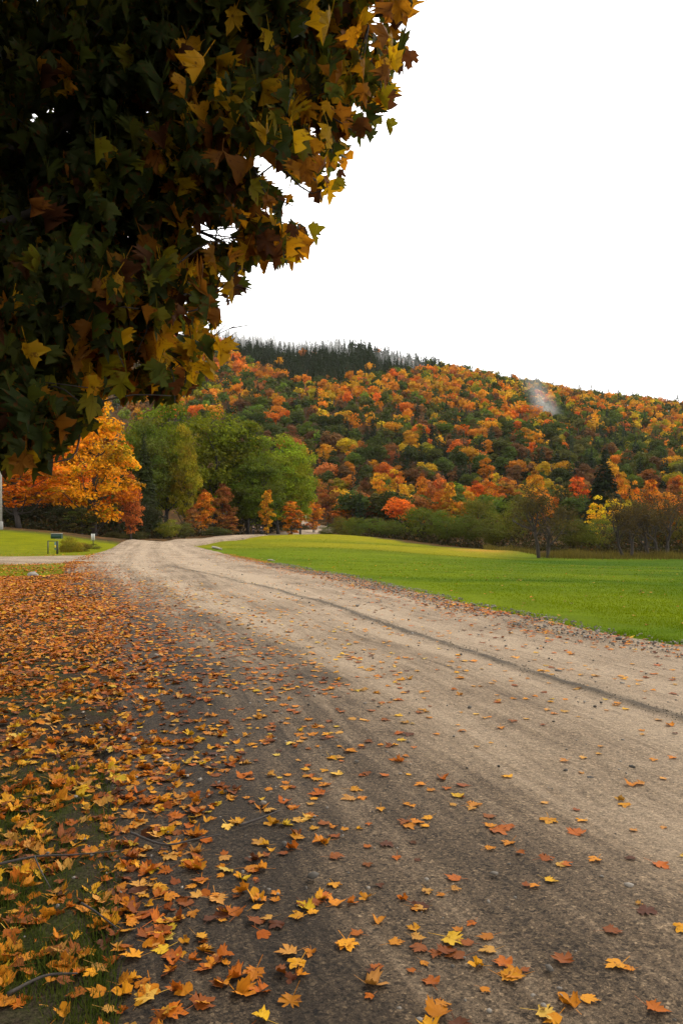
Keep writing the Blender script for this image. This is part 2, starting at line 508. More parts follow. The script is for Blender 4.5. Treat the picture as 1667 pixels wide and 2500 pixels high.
# ------------------------------------------------------------------ dirt road
RUT = catmull(np.array([(-6.5, 30), (-2.7, 21.5), (-0.61, 16.2), (0.45, 12.8), (0.96, 11.2), (1.67, 8.84), (2.6, 6.08), (3.5, 3.6), (5.2, -1)]), 500)
def rut_dist(x, y):
    p = np.stack([np.ravel(x), np.ravel(y)], -1)
    o = np.empty(len(p))
    for i in range(0, len(p), 8000):
        o[i:i + 8000] = np.sqrt(((p[i:i + 8000, None] - RUT[None]) ** 2).sum(-1)).min(1)
    return o.reshape(np.shape(x))

ks = np.unique(np.concatenate([np.linspace(0, 130, 60), np.linspace(130, 520, 420), np.linspace(520, NS - 1, 160)]).astype(int))
us = np.linspace(-1.12, 1.12, 160)
rp = _ce[ks][:, None, :] + us[None, :, None] * ((_re - _le) / 2)[ks][:, None, :]
rx, ry = rp[..., 0], rp[..., 1]
ruu = np.broadcast_to(us, rx.shape)
rs = np.broadcast_to(_slen[ks][:, None], rx.shape)
rr = np.hypot(rx, ry)
rz = ground_z(rx, ry)
lat = ruu * _hw[ks][:, None]
prof = 0.03 * (1 - ruu ** 2)
def rut_profile(uq, sq):
    o = np.zeros_like(uq)
    for cu, w, a in ((-0.62, .09, .6), (-0.30, .10, 1.0), (0.12, .11, .8), (0.36, .10, 1.0), (0.72, .06, .5)):
        cc = cu + 0.04 * np.sin(sq * 0.13 + cu * 9)
        o = o + a * np.exp(-((uq - cc) / w) ** 2)
    return o
def surface_z(x, y, uq, sq, onr):
    r_ = np.hypot(x, y)
    zz_ = ground_z(x, y)
    rzz = zz_ + 0.02 + 0.0011 * r_ + 0.03 * (1 - uq ** 2) - 0.022 * rut_profile(uq, sq) * (r_ < 120) + (NF(x * 6, y * 6) - .5) * 0.012
    return np.where(onr, np.maximum(rzz, zz_ - .05), zz_)
ruts = rut_profile(ruu, rs)
rd = rut_dist(rx, ry)
ridge = np.exp(-(rd / 0.065) ** 2) * (0.5 + .8 * NF(rx * 5, ry * 5)) + .45 * np.exp(-((rd - .16) / 0.02) ** 2) * NG(rx * 2, ry * 2)
edge = smooth(0.985, 1.12, np.abs(ruu))
rz = rz + 0.02 + 0.0011 * rr + prof - 0.022 * ruts * (rr < 120) + 0.018 * ridge + (NF(rx * 6, ry * 6) - .5) * 0.012 - 0.34 * edge * (1 + 0.004 * rr)
rv = np.stack([rx, ry, rz], -1).reshape(-1, 3)
n0, n1 = rx.shape
I = np.arange(n0 * n1).reshape(n0, n1)
rf = np.stack([I[:-1, :-1], I[:-1, 1:], I[1:, 1:], I[1:, :-1]], -1).reshape(-1, 4)
M_road, nt, out = new_mat('dirt_road')
h = N(nt)
pos = h.n('ShaderNodeNewGeometry').outputs['Position']
uvn = h.n('ShaderNodeUVMap').outputs[0]
mp = h.n('ShaderNodeMapping'); mp.inputs['Scale'].default_value = (1.0, 0.055, 1.0); h.l(uvn, mp.inputs['Vector'])
streak = h.noise(2.6, 6, 0.68, mp.outputs[0])
streak2 = h.noise(14.0, 4, 0.65, mp.outputs[0])
patch = h.noise(0.55, 5, 0.65, pos)
grit = h.noise(30, 7, 0.8, pos)
grit2 = h.noise(110, 4, 0.75, pos)
def pebbles(h, pos, scale, lo, hi):
    v_ = h.n('ShaderNodeTexVoronoi'); v_.inputs['Scale'].default_value = scale; h.l(pos, v_.inputs['Vector'])
    sp_ = h.n('ShaderNodeSeparateColor'); h.l(v_.outputs['Color'], sp_.inputs[0])
    return h.ramp(sp_.outputs[0], [(0.0, (lo,) * 3), (.25, (.8, .8, .8)), (.85, (1.05, 1.05, 1.04)), (1.0, (hi, hi, hi * .96))]), v_.outputs['Distance']
sepc = h.n('ShaderNodeSeparateColor'); h.l(h.attr('Col').outputs['Color'], sepc.inputs[0])
dusty = h.math('ADD', h.math('MULTIPLY', streak, 0.55), .035)
dusty = h.math('ADD', dusty, h.math('MULTIPLY', patch, 0.5))
dusty = h.math('ADD', dusty, h.math('MULTIPLY', h.math('SUBTRACT', streak2, .3), 0.4))
dusty = h.math('ADD', dusty, h.math('MULTIPLY', sepc.outputs[0], 0.13))
dusty = h.math('SUBTRACT', dusty, h.math('MULTIPLY', sepc.outputs[2], 0.30))
c = h.ramp(dusty, [(0.34, (0.052, 0.036, 0.022)), (0.50, (0.150, 0.104, 0.064)), (0.62, (0.270, 0.194, 0.124)), (0.80, (0.38, 0.285, 0.190))])
c = h.mix(1.0, c, h.ramp(grit, [(0.32, (0.28, 0.27, 0.26)), (0.45, (0.85, 0.85, 0.85)), (0.7, (1.25, 1.22, 1.18))]), 'MULTIPLY')
c = h.mix(1.0, c, h.ramp(grit2, [(0.3, (0.6, 0.6, 0.6)), (0.7, (1.3, 1.3, 1.3))]), 'MULTIPLY')
pb1, pd1 = pebbles(h, pos, 85, .25, 1.9)
pb2, pd2 = pebbles(h, pos, 170, .35, 1.7)
loose = h.mr(dusty, .45, .75, 1.0, .35)
c = h.mix(loose, c, h.mix(1.0, c, pb1, 'MULTIPLY'))
c = h.mix(loose, c, h.mix(1.0, c, pb2, 'MULTIPLY'))
c = h.mix(h.math('MINIMUM', sepc.outputs[1], 0.9), c, h.mix(h.mr(grit, .4, .65), (0.028, 0.021, 0.013), (0.085, 0.064, 0.042)))
b = h.n('ShaderNodeBsdfPrincipled'); b.inputs['Roughness'].default_value = 0.9; b.inputs['Specular IOR Level'].default_value = 0.2
h.l(c, b.inputs['Base Color'])
hh = h.math('ADD', h.math('MULTIPLY', grit, 1.0), h.math('MULTIPLY', grit2, 0.4))
h.l(h.bump(hh, 0.7, 0.035), b.inputs['Normal'])
h.l(b.outputs[0], out.inputs['Surface'])
damp = smooth(-0.1, -0.95, ruu) * smooth(34, 14, ry)                                  # loose dark damp gravel along the leaf-strewn side
rcol = np.stack([np.clip(ruts, 0, 1), np.clip(ridge * 1.1, 0, 1), damp], -1).reshape(-1, 3)
ruv = np.stack([lat, rs], -1).reshape(-1, 2)
road = link('dirt_road', make_mesh('dirt_road', rv, rf, M_road, col=rcol, uv=ruv, smooth_shade=True))
tag(road, 'pale brown dirt road with tyre ruts curving away to the trees', kind='structure')

# side track
dx = np.linspace(-44, -9.5, 120); dv = np.linspace(-1.15, 1.15, 24)
DX, DV = np.meshgrid(dx, dv, indexing='ij')
DY = 38.2 + 0.02 * (DX + 14) + DV * (3.1 + 1.5 * smooth(-19, -12, DX))
DZ = ground_z(DX, DY) + 0.012 + 0.0011 * np.hypot(DX, DY) - 0.3 * smooth(0.97, 1.15, np.abs(DV)) - 0.05 * smooth(-13, -9.6, DX)
I = np.arange(DX.size).reshape(DX.shape)
dfc = np.stack([I[:-1, :-1], I[1:, :-1], I[1:, 1:], I[:-1, 1:]], -1).reshape(-1, 4)
dcol = np.stack([np.exp(-((np.abs(DV) - .45) / .2) ** 2) * .8, 0 * DV, 0.12 + 0 * DV], -1).reshape(-1, 3)
drive = link('side_track', make_mesh('side_track', np.stack([DX, DY, DZ], -1).reshape(-1, 3), dfc, M_road, col=dcol, uv=np.stack([DY, DX], -1).reshape(-1, 2), smooth_shade=True))
tag(drive, 'gravel side track joining the dirt road past the mailbox', kind='structure')

# ------------------------------------------------------------------ tree builders
def quads(centers, normals, sizes, r, aspect=0.7):
    """leaf-sized quads: returns verts (4N) and faces"""
    n = len(centers)
    t = r.normal(size=(n, 3)); t -= (t * normals).sum(1, keepdims=True) * normals
    t /= np.linalg.norm(t, axis=1, keepdims=True) + 1e-9
    b = np.cross(normals, t)
    sz = sizes[:, None]
    v = np.stack([centers - t * sz, centers - b * sz * aspect, centers + t * sz, centers + b * sz * aspect], 1)
    return v.reshape(-1, 3), np.arange(4 * n).reshape(n, 4)

def unit(v): return v / (np.linalg.norm(v, axis=-1, keepdims=True) + 1e-9)

def tree_mesh(name, seed, H, W, base=0.2, clumps=40, leaves=4000, leaf=0.22, shape='round', puff=1.0, bark=None, mat=None, gap=0.0, limb_n=10, trunk_r=None, tint=0.35):
    """tapered trunk with limbs reaching the clumps, and a crown of leaf quads on those clumps; unit: metres"""
    r = np.random.default_rng(seed)
    rx_ = W / 2; zc = H * (base + 1) / 2; rz_ = H * (1 - base) / 2
    cs = []
    while len(cs) < clumps:
        p = r.uniform(-1, 1, 3)
        q = np.linalg.norm(p)
        if q > 1 or q < 0.25: continue
        if shape == 'round':
            wz = 1.0 if p[2] > -0.3 else 1.0 - 0.5 * (-(p[2] + 0.3)) / 0.7
        elif shape == 'tall':
            wz = 0.55 + 0.45 * (1 - abs(p[2] + 0.2))
        elif shape == 'vase':
            wz = 0.5 + 0.5 * (p[2] + 1) / 2
        elif shape == 'cone':
            wz = 0.22 + 0.86 * ((1 - p[2]) / 2) ** .8
            if p[2] < -.75: wz *= .8
        else:
            wz = 1.0
        cs.append((p[0] * rx_ * wz, p[1] * rx_ * wz, zc + p[2] * rz_))
    cs = np.array(cs)
    cr = (0.11 + 0.19 * r.random(clumps)) * W * puff * (0.8 if clumps > 25 else 1.1)
    cr = np.minimum(cr, rx_ * .6)
    # keep clumps inside the envelope
    ctr = np.array([0, 0, zc])
    cs = ctr + (cs - ctr) * (1 - 0.55 * cr[:, None] / max(rx_, rz_))
    per = (cr ** 2); per = per / per.sum()
    k = r.choice(clumps, leaves, p=per)
    dv_ = unit(r.normal(size=(leaves, 3)))
    dv_[:, 2] = np.where(dv_[:, 2] < -0.25, -dv_[:, 2] * r.random(leaves), dv_[:, 2])
    rad_ = cr[k] * (0.55 + 0.5 * r.random(leaves) ** 0.6)
    pts = cs[k] + dv_ * rad_[:, None] * np.array([1, 1, 0.8])
    pts[:, 2] = np.maximum(pts[:, 2], H * base * 0.35 + 0.05)
    nrm = unit(dv_ * 0.9 + r.normal(size=(leaves, 3)) * 0.55 + np.array([0, 0, 0.3]))
    v, f = quads(pts, nrm, leaf * (0.6 + 0.8 * r.random(leaves)), r)
    ct = 1 + (r.random((clumps, 1)) - .5) * tint * 1.2 + (r.random((clumps, 3)) - .5) * tint * 0.5
    lc = ct[k] * (1 + (r.random((leaves, 1)) - .5) * tint)
    col = np.repeat(np.clip(lc, 0.2, 1.8), 4, axis=0)
    crown = make_mesh(name + '_crown', v, f, mat or M_crown, col=col)
    mb = MB()
    tr = trunk_r or max(0.05, H * 0.016)
    top = H * 0.82
    lean = r.normal(size=2) * H * 0.015
    zz = np.linspace(-0.3, top, 9)
    tp = np.stack([lean[0] * np.sin(zz / H * 3), lean[1] * np.sin(zz / H * 2.4), zz], -1)
    mb.tube(tp, tr * (1.15 - 1.05 * np.linspace(0, 1, 9) ** 0.8) + tr * 0.06, 7)
    for j in r.choice(clumps, min(limb_n, clumps), replace=False):
        e = cs[j]
        z0 = np.clip(e[2] - 0.55 * np.hypot(e[0], e[1]) - 0.1 * H, H * base * 0.6, top * 0.95)
        s0 = np.array([np.interp(z0, zz, tp[:, 0]), np.interp(z0, zz, tp[:, 1]), z0])
        m_ = (s0 + e) / 2 + np.array([0, 0, -0.03 * H]) + r.normal(size=3) * 0.02 * H
        q = catmull([s0, m_, e], 6)
        mb.tube(q, tr * 0.45 * np.linspace(1, 0.2, 6), 5)
    trunk = mb.build(name + '_trunk', bark or M_bark, True)
    return trunk, crown

def spruce_mesh(name, seed, H, W, tiers=22, per=30, leaf=0.5):
    r = np.random.default_rng(seed)
    pts, nrm, sz = [], [], []
    for t in np.linspace(0.06, 0.99, tiers):
        rad_ = W / 2 * (1 - t) ** 0.85 * (0.8 + 0.35 * r.random())
        n = max(5, int(per * (1 - t) + 5))
        a = r.random(n) * 2 * np.pi
        q = rad_ * np.sqrt(0.12 + 0.88 * r.random(n))
        z = H * t - 0.22 * q + r.normal(size=n) * H * 0.012
        pts.append(np.stack([np.cos(a) * q, np.sin(a) * q, z], -1))
        nrm.append(unit(np.stack([np.cos(a) * .5, np.sin(a) * .5, np.full(n, .9)], -1) + r.normal(size=(n, 3)) * .35))
        sz.append(leaf * (0.55 + 0.7 * (1 - t)) * (0.7 + .6 * r.random(n)))
    pts = np.vstack(pts); nrm = np.vstack(nrm); sz = np.concatenate(sz)
    v, f = quads(pts, nrm, sz, r, 0.45)
    col = np.repeat(0.7 + 0.6 * r.random((len(pts), 1)) * np.ones((1, 3)), 4, axis=0)
    crown = make_mesh(name + '_crown', v, f, M_crown, col=col)
    mb = MB(); mb.tube([(0, 0, -.3), (0, 0, H * .5), (0, 0, H * .97)], [H * .014, H * .009, H * .002], 6)
    return mb.build(name + '_trunk', M_bark, True), crown

def bare_mesh(name, seed, H, W, stems=2, leaves=500, leaf=0.14, gap=0.9):
    """leafless, fine-twigged tree with a haze of last leaves"""
    r = np.random.default_rng(seed)
    mb_t, mb_b = MB(), MB()
    tips = []
    def grow(mb, p, d, L, rad_, lvl):
        n = 5
        pts = [p]
        for i in range(n):
            d = unit(d + r.normal(size=3) * 0.14 + np.array([0, 0, 0.05]))
            pts.append(pts[-1] + d * L / n)
        pts = np.array(pts)
        mb.tube(pts, rad_ * np.linspace(1, 0.55, n + 1), 6 if lvl < 2 else 4 if lvl < 3 else 3)
        if lvl >= 5:
            tips.append(pts[-3:]); return
        for _ in range(3 if lvl else 5):
            k = r.integers(2, n + 1)
            side = unit(r.normal(size=3) * np.array([1, 1, .5]) + np.array([0, 0, .1]))
            nd = unit(d * 0.8 + side * 0.7)
            grow(mb_b, pts[k], nd, L * (0.6 + .2 * r.random()), rad_ * (.42 if lvl < 2 else .5), lvl + 1)
    for s in range(stems):
        x0 = (s - (stems - 1) / 2) * gap
        grow(mb_t, np.array([x0, 0, -0.2]), unit(np.array([x0 * 0.12 + r.normal() * .05, r.normal() * 0.05, 1])), H * 0.36, 0.027 * H, 0)
    tp = np.vstack(tips)
    k = r.integers(0, len(tp), leaves)
    pts = tp[k] + r.normal(size=(leaves, 3)) * 0.15
    allv = np.vstack(mb_b.v)
    sx = (W / 2) / np.percentile(np.hypot(allv[:, 0], allv[:, 1]), 97); sz = H / allv[:, 2].max()
    for q in (mb_t, mb_b):
        q.v = [np.column_stack([a[:, 0] * (1 + (sx - 1) * np.clip(a[:, 2] / (H * .4), 0, 1)), a[:, 1] * sx, a[:, 2] * sz]) for a in q.v]
    pts = np.column_stack([pts[:, 0] * sx, pts[:, 1] * sx, pts[:, 2] * sz])
    v, f = quads(pts, unit(r.normal(size=(leaves, 3))), leaf * (.6 + .8 * r.random(leaves)), r)
    col = np.repeat(0.6 + 0.8 * r.random((leaves, 1)) * np.ones((1, 3)), 4, axis=0)
    return mb_t.build(name + '_trunk', M_bark, True), mb_b.build(name + '_branches', M_bark), make_mesh(name + '_leaves', v, f, M_crown, col=col)

def put_tree(name, trunk, crown, loc, scale, rotz, color, label, cat='tree', group=None, extra=None, trunk_name='trunk', crown_name='crown'):
    e = link(name, None, loc=loc, rotz=rotz, scale=scale)
    e.empty_display_size = 0.5
    link(trunk_name, trunk, e)
    c = link(crown_name, crown, e)
    c.color = (*color, 1)
    if extra is not None: link('branches', extra, e)
    tag(e, label, cat, group)
    return e

def fit(px, d, top):
    x = (px - CX) / FPX * d
    z = gz(x, d)
    return np.array([x, d, z]), CAM_H + (HY - top) / FPX * d - z

GREEN = (0.125, 0.145, 0.007); DGREEN = (0.046, 0.060, 0.011); LGREEN = (0.185, 0.225, 0.012); OLIVE = (0.075, 0.076, 0.016)
YGREEN = (0.25, 0.21, 0.012); YELLOW = (0.46, 0.30, 0.016); GOLD = (0.48, 0.235, 0.014); ORANGE = (0.47, 0.17, 0.014)
RED = (0.36, 0.105, 0.026); RUST = (0.24, 0.095, 0.022); BROWN = (0.13, 0.062, 0.022); SPRUCE = (0.018, 0.030, 0.012)

# templates, 10 m tall
T_grove = [tree_mesh('grove', 100 + i, 10, w, b, 110, 13000, 0.105, s, puff=.75, limb_n=20, tint=.55) for i, (w, b, s) in enumerate(((7.0, .10, 'round'), (6.0, .08, 'tall'), (7.5, .05, 'vase')))]
T_maple = [tree_mesh('maple', 120 + i, 10, w, b, c_, 8500, 0.115, s, puff=.5, limb_n=26, tint=1.0) for i, (w, b, c_, s) in enumerate(((7.5, .06, 190, 'cone'), (6.5, .16, 150, 'round')))]
T_small = [tree_mesh('small', 140 + i, 10, w, b, 90, 4200, 0.16, s, puff=.62, limb_n=16, tint=.9) for i, (w, b, s) in enumerate(((6.6, .04, 'round'), (5.0, .04, 'tall'), (6.8, .06, 'cone')))]
T_shrub = [tree_mesh('shrub', 160 + i, 10, 12, .0, 70, 6500, 0.16, 'round', puff=.8, limb_n=18, trunk_r=.12, tint=.55) for i in range(3)]
T_hill = [tree_mesh('hill', 180 + i, 10, w, b, 22, 1900, 0.27, s, limb_n=5, tint=.4) for i, (w, b, s) in enumerate(((7.0, .25, 'round'), (6.0, .28, 'tall'), (7.6, .3, 'vase'), (6.6, .2, 'round'), (5.6, .2, 'tall')))]
T_spruce = [spruce_mesh('spruce', 200 + i, 10, w, tiers=26, per=40, leaf=.45) for i, w in enumerate((5.0, 4.2, 5.6))]
T_spruce_big = spruce_mesh('spruce_big', 210, 10, 4.6, tiers=46, per=130, leaf=.34)

# ------------------------------------------------------------------ trees one can tell apart in the middle distance
def mid(name, T, px, d, top, wpx, color, label, cat='tree', group=None, rot=None, tw=None, sink=0.0):
    loc, H = fit(px, d, top)
    w = wpx / FPX * d
    tw = tw or {id(t): None for t in ()} or 6.8
    loc[2] -= sink
    return put_tree(name, T[0], T[1], loc, (w / tw, w / tw, (H + sink) / 10), random.random() * 6.28 if rot is None else rot, color, label, cat, group)

G_left = 'autumn maples beyond the lawn'
mid('maple_tree', T_maple[0], 232, 80, 962, 285, (0.55, 0.25, 0.010), 'tall golden orange maple glowing behind the white marker boards', group=G_left, tw=7.5)
mid('maple_tree', T_maple[1], 48, 72, 1075, 260, (0.54, 0.18, 0.010), 'orange maple with bare lower trunk above the lawn and mailbox', group=G_left, tw=6.5)
mid('maple_tree', T_maple[0], 320, 84, 1150, 90, RED, 'slim reddish maple at the edge of the golden maple', group=G_left, tw=7.5)
mid('maple_tree', T_maple[1], 120, 92, 1060, 210, (0.55, 0.15, 0.012), 'deep orange maple behind the lawn, half hidden by the golden one', group=G_left, tw=6.5)
mid('understory_tree', T_small[0], 200, 78, 1235, 90, OLIVE, 'low olive bush under the golden orange maple', group='dark undergrowth trees', tw=6)
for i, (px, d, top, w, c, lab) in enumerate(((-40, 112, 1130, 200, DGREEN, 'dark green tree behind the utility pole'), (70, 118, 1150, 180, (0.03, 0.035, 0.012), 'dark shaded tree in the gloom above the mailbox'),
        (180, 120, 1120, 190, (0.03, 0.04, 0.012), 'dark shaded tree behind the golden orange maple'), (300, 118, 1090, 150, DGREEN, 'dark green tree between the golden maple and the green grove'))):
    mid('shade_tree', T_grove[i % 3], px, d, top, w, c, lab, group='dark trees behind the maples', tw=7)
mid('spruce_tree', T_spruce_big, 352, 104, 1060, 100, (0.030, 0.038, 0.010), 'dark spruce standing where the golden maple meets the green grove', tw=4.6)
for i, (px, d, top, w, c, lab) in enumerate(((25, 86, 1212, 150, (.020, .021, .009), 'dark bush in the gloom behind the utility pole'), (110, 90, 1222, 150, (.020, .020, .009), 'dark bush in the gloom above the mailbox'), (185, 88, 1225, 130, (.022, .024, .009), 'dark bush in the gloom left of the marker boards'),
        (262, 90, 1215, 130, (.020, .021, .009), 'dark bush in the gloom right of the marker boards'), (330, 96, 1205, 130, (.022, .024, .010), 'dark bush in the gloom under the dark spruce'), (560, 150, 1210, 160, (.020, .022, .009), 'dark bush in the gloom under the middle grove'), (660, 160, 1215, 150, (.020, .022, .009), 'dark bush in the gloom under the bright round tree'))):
    mid('shade_bush', T_shrub[i % 3], px, d, top, w, c, lab, 'bush', 'added dark bushes for the shade under the trees', tw=11)  # added bushes; near-black leaf colour puts the gloom under the trees into them
G_gr = 'green grove beside the bend'
for T, px, d, top, w, c, lab in (
        (T_grove[0], 352, 126, 1020, 150, (0.085, 0.100, 0.012), 'greyish green tree at the near end of the green grove'),
        (T_grove[0], 405, 136, 978, 235, GREEN, 'tall full green tree leading the grove'),
        (T_grove[1], 450, 129, 1030, 110, YGREEN, 'yellowish green tree standing forward in the grove'),
        (T_grove[2], 525, 142, 990, 235, (0.118, 0.135, 0.007), 'broad mid green tree in the middle of the grove'),
        (T_grove[1], 605, 144, 1018, 205, (0.098, 0.115, 0.007), 'dark green tree behind the two walkers'),
        (T_grove[0], 680, 152, 1058, 180, LGREEN, 'bright light green round tree near the far end of the grove'),
        (T_grove[2], 733, 158, 1078, 105, (0.165, 0.215, 0.012), 'narrow bright green tree closing the grove at the far bend'),
        (T_grove[2], 640, 138, 1105, 150, (0.085, 0.115, 0.010), 'lower green tree fronting the light green round one')):
    mid('grove_tree', T, px, d, top, w, c, lab, group=G_gr, tw=7)
G_or = 'orange saplings at the foot of the grove'
for px, d, top, w, c, lab in ((500, 124, 1190, 60, ORANGE, 'orange sapling in front of the middle of the grove'), (545, 132, 1175, 70, RUST, 'rusty sapling among the grove trunks'),
        (652, 130, 1185, 48, GOLD, 'slender golden sapling beside the two walkers'), (712, 138, 1215, 75, ORANGE, 'low orange sapling under the bright green tree'), (470, 118, 1235, 50, RUST, 'small rusty sapling behind the rounded roadside bush'),
        (565, 122, 1255, 60, RUST, 'low rusty sapling by the roadside under the grove'), (765, 170, 1215, 50, ORANGE, 'orange sapling beyond the grove at the far bend')):
    mid('maple_sapling', T_small[int(px) % 3], px, d, top, w, c, lab, group=G_or, tw=5.6)
G_bush = 'roadside bushes under the grove'
for i, (px, d, top, w, c, lab) in enumerate(((412, 97, 1266, 62, (0.15, 0.15, 0.014), 'rounded yellow green bush at the outside of the bend'), (452, 100, 1276, 52, OLIVE, 'olive bush touching the rounded yellow green one'),
        (330, 86, 1296, 80, (0.05, 0.05, 0.014), 'low dark bush beside the white marker boards'), (530, 116, 1286, 90, (0.05, 0.055, 0.012), 'low dark bush at the road edge before the walkers'),
        (280, 82, 1298, 60, (0.06, 0.055, 0.014), 'low brownish bush behind the white marker boards'))):
    mid('roadside_bush', T_shrub[i % 3], px, d, top, w, c, lab, 'bush', G_bush, tw=11)
for i, (px, d, top, w, c, lab) in enumerate(((163, 50, 1308, 46, (0.15, 0.125, 0.012), 'yellowish leafy mound touching the mailbox'), (180, 51, 1313, 50, (0.22, 0.175, 0.014), 'bright yellowish leafy mound, second from the mailbox'), (200, 52, 1320, 50, (0.14, 0.095, 0.018), 'brown green leafy mound between mailbox and marker boards'), (222, 55, 1326, 46, (0.07, 0.065, 0.012), 'low green mound under the marker boards'))):
    mid('leafy_mound', T_shrub[i % 3], px, d, top, w, c, lab, 'shrub', 'leafy mounds by the mailbox', tw=11, sink=.35)

G_foot = 'autumn trees at the foot of the hill'
foot = [(800, 210, 1165, 60, RUST, 'rust coloured tree where the far road bends away'), (845, 205, 1200, 72, ORANGE, 'bright orange tree beyond the far end of the field'),
        (892, 216, 1160, 66, BROWN, 'brown half bare tree right of the bright orange one'), (948, 215, 1138, 90, GOLD, 'tall golden orange tree behind the first round shrubs'),
        (988, 206, 1198, 80, (0.5, 0.23, 0.012), 'low golden tree above the round green shrubs'), (1030, 222, 1148, 52, ORANGE, 'orange tree above the round green shrubs'),
        (1070, 220, 1150, 46, RED, 'narrow red orange tree above the round green shrubs'), (1096, 200, 1166, 44, GOLD, 'slender golden tree with pointed crown over the shrub row'),
        (1162, 216, 1168, 72, (0.5, 0.12, 0.012), 'red orange tree behind the tallest olive shrub'), (1192, 217, 1152, 60, ORANGE, 'orange tree next to the red orange one behind the shrubs'),
        (1242, 215, 1158, 82, (0.3, 0.12, 0.016), 'brownish orange tree behind the shrub row'), (1306, 204, 1142, 88, GOLD, 'bright golden tree standing behind the twin trunked tree'),
        (1372, 216, 1160, 70, OLIVE, 'dull olive tree between the golden tree and the red one'), (1412, 214, 1150, 64, (0.5, 0.10, 0.012), 'red orange tree against the big dark spruce'),
        (1508, 204, 1150, 66, ORANGE, 'orange tree on the far flank of the big dark spruce'), (1540, 210, 1168, 52, (0.55, 0.2, 0.012), 'small orange tree above the small yellow tree'),
        (1584, 214, 1158, 54, ORANGE, 'orange tree above the bare thicket'), (1644, 216, 1168, 72, RUST, 'rust coloured tree above the bare thicket at the picture edge'),
        (1700, 210, 1160, 80, ORANGE, 'orange tree just past the picture edge behind the thicket'), (1660, 150, 1212, 90, (0.42, 0.16, 0.014), 'brown orange tree rising out of the bare thicket')]
for i, (px, d, top, w, c, lab) in enumerate(foot):
    mid('autumn_tree', T_small[i % 3], px, d, top, w, c, lab, group=G_foot, tw=(6.0, 4.6, 6.5)[i % 3])
mid('spruce_tree', T_spruce_big, 1474, 172, 1100, 135, (.016, .024, .010), 'big dark pointed spruce at the foot of the hill among orange trees', tw=4.6)
mid('spruce_tree', T_spruce[1], 970, 195, 1172, 30, SPRUCE, 'small thin dark spruce beside the tall golden orange tree', tw=4.2)
mid('yellow_sapling', T_small[0], 1474, 140, 1204, 86, (0.55, 0.36, 0.014), 'small bright yellow tree in front of the big dark spruce', group=None, tw=6)
G_sh = 'round green shrubs along the far side of the field'
shr = [(800, 150, 1278, 44, (0.090, 0.105, 0.018), 'small grey green shrub beside the far road'), (835, 150, 1262, 60, (0.11, 0.105, 0.016), 'olive shrub at the far tip of the field'), (872, 134, 1258, 66, (0.090, 0.112, 0.014), 'loose green shrub at the start of the shrub row'),
       (926, 130, 1262, 90, (0.075, 0.098, 0.013), 'round dull green shrub, second of the shrub row'), (962, 126, 1270, 78, (0.075, 0.093, 0.013), 'low round shrub in front of the tall golden orange tree'),
       (1036, 122, 1230, 118, (0.090, 0.112, 0.013), 'large round green shrub in the shrub row'), (1092, 118, 1242, 100, (0.083, 0.105, 0.013), 'round green shrub beside the largest one'),
       (1140, 115, 1256, 84, (0.068, 0.083, 0.013), 'low dark green shrub in the middle of the shrub row'), (1168, 126, 1204, 96, (0.11, 0.105, 0.016), 'tallest olive shrub of the shrub row'),
       (1204, 112, 1262, 96, (0.075, 0.078, 0.013), 'dark rounded shrub before the tallest olive one'), (1250, 118, 1222, 96, (0.105, 0.112, 0.013), 'light olive shrub behind the twin trunked tree'),
       (1392, 104, 1258, 84, (0.075, 0.075, 0.014), 'dim shrub between twin trunked tree and the green round one'), (1452, 100, 1262, 104, (0.093, 0.105, 0.014), 'green round shrub below the small yellow tree'),
       (1520, 110, 1250, 110, (0.075, 0.068, 0.014), 'brownish shrub behind the bare thicket'), (1610, 112, 1230, 130, (0.078, 0.063, 0.014), 'tall brownish shrub behind the bare thicket at the picture edge'), (1690, 108, 1240, 120, (0.11, 0.105, 0.016), 'olive shrub beyond the picture edge')]
for i, (px, d, top, w, c, lab) in enumerate(shr):
    mid('field_shrub', T_shrub[i % 3], px, d, top, w, c, lab, 'shrub', G_sh, tw=11)
G_bare = 'bare trees at the field edge'
bare = [(1325, 78, 1172, 170, 2, 3800, (0.075, 0.060, 0.018), 'bare fine twigged tree with two dark trunks on the field edge'),
        (1530, 80, 1200, 150, 2, 2600, (0.07, 0.05, 0.018), 'bare thicket tree right of the green round shrub'), (1605, 82, 1188, 170, 3, 2800, (0.08, 0.055, 0.018), 'bare many stemmed tree in the thicket'),
        (1672, 84, 1180, 150, 1, 2600, (0.12, 0.06, 0.018), 'bare tree with single thick trunk at the picture edge')]
for i, (px, d, top, w, st, nl, c, lab) in enumerate(bare):
    loc, H = fit(px, d, top)
    t, br, lv = bare_mesh('bare', 300 + i, H, w / FPX * d, st, nl, 0.09, gap=0.85)
    put_tree('bare_tree', t, lv, loc, 1.0, 0, c, lab, 'tree', G_bare, extra=br, crown_name='leaves')

# bare twig tips above the overhanging leaves, from a dead branch far left of the hill
# ------------------------------------------------------------------ hillside forest
ORD = ['first', 'second', 'third', 'fourth', 'fifth', 'sixth', 'seventh', 'eighth', 'ninth', 'tenth', 'eleventh', 'twelfth', 'thirteenth', 'fourteenth', 'fifteenth', 'sixteenth', 'seventeenth', 'eighteenth', 'nineteenth']
TENS = {2: 'twent', 3: 'thirt', 4: 'fort', 5: 'fift', 6: 'sixt', 7: 'sevent', 8: 'eight', 9: 'ninet'}
def ordinal(i):
    """word for the i-th, counting from 1"""
    if i < 20: return ORD[i - 1]
    t, u_ = divmod(i, 10)
    return TENS[t] + 'ieth' if u_ == 0 else TENS[t] + 'y-' + ORD[u_ - 1]

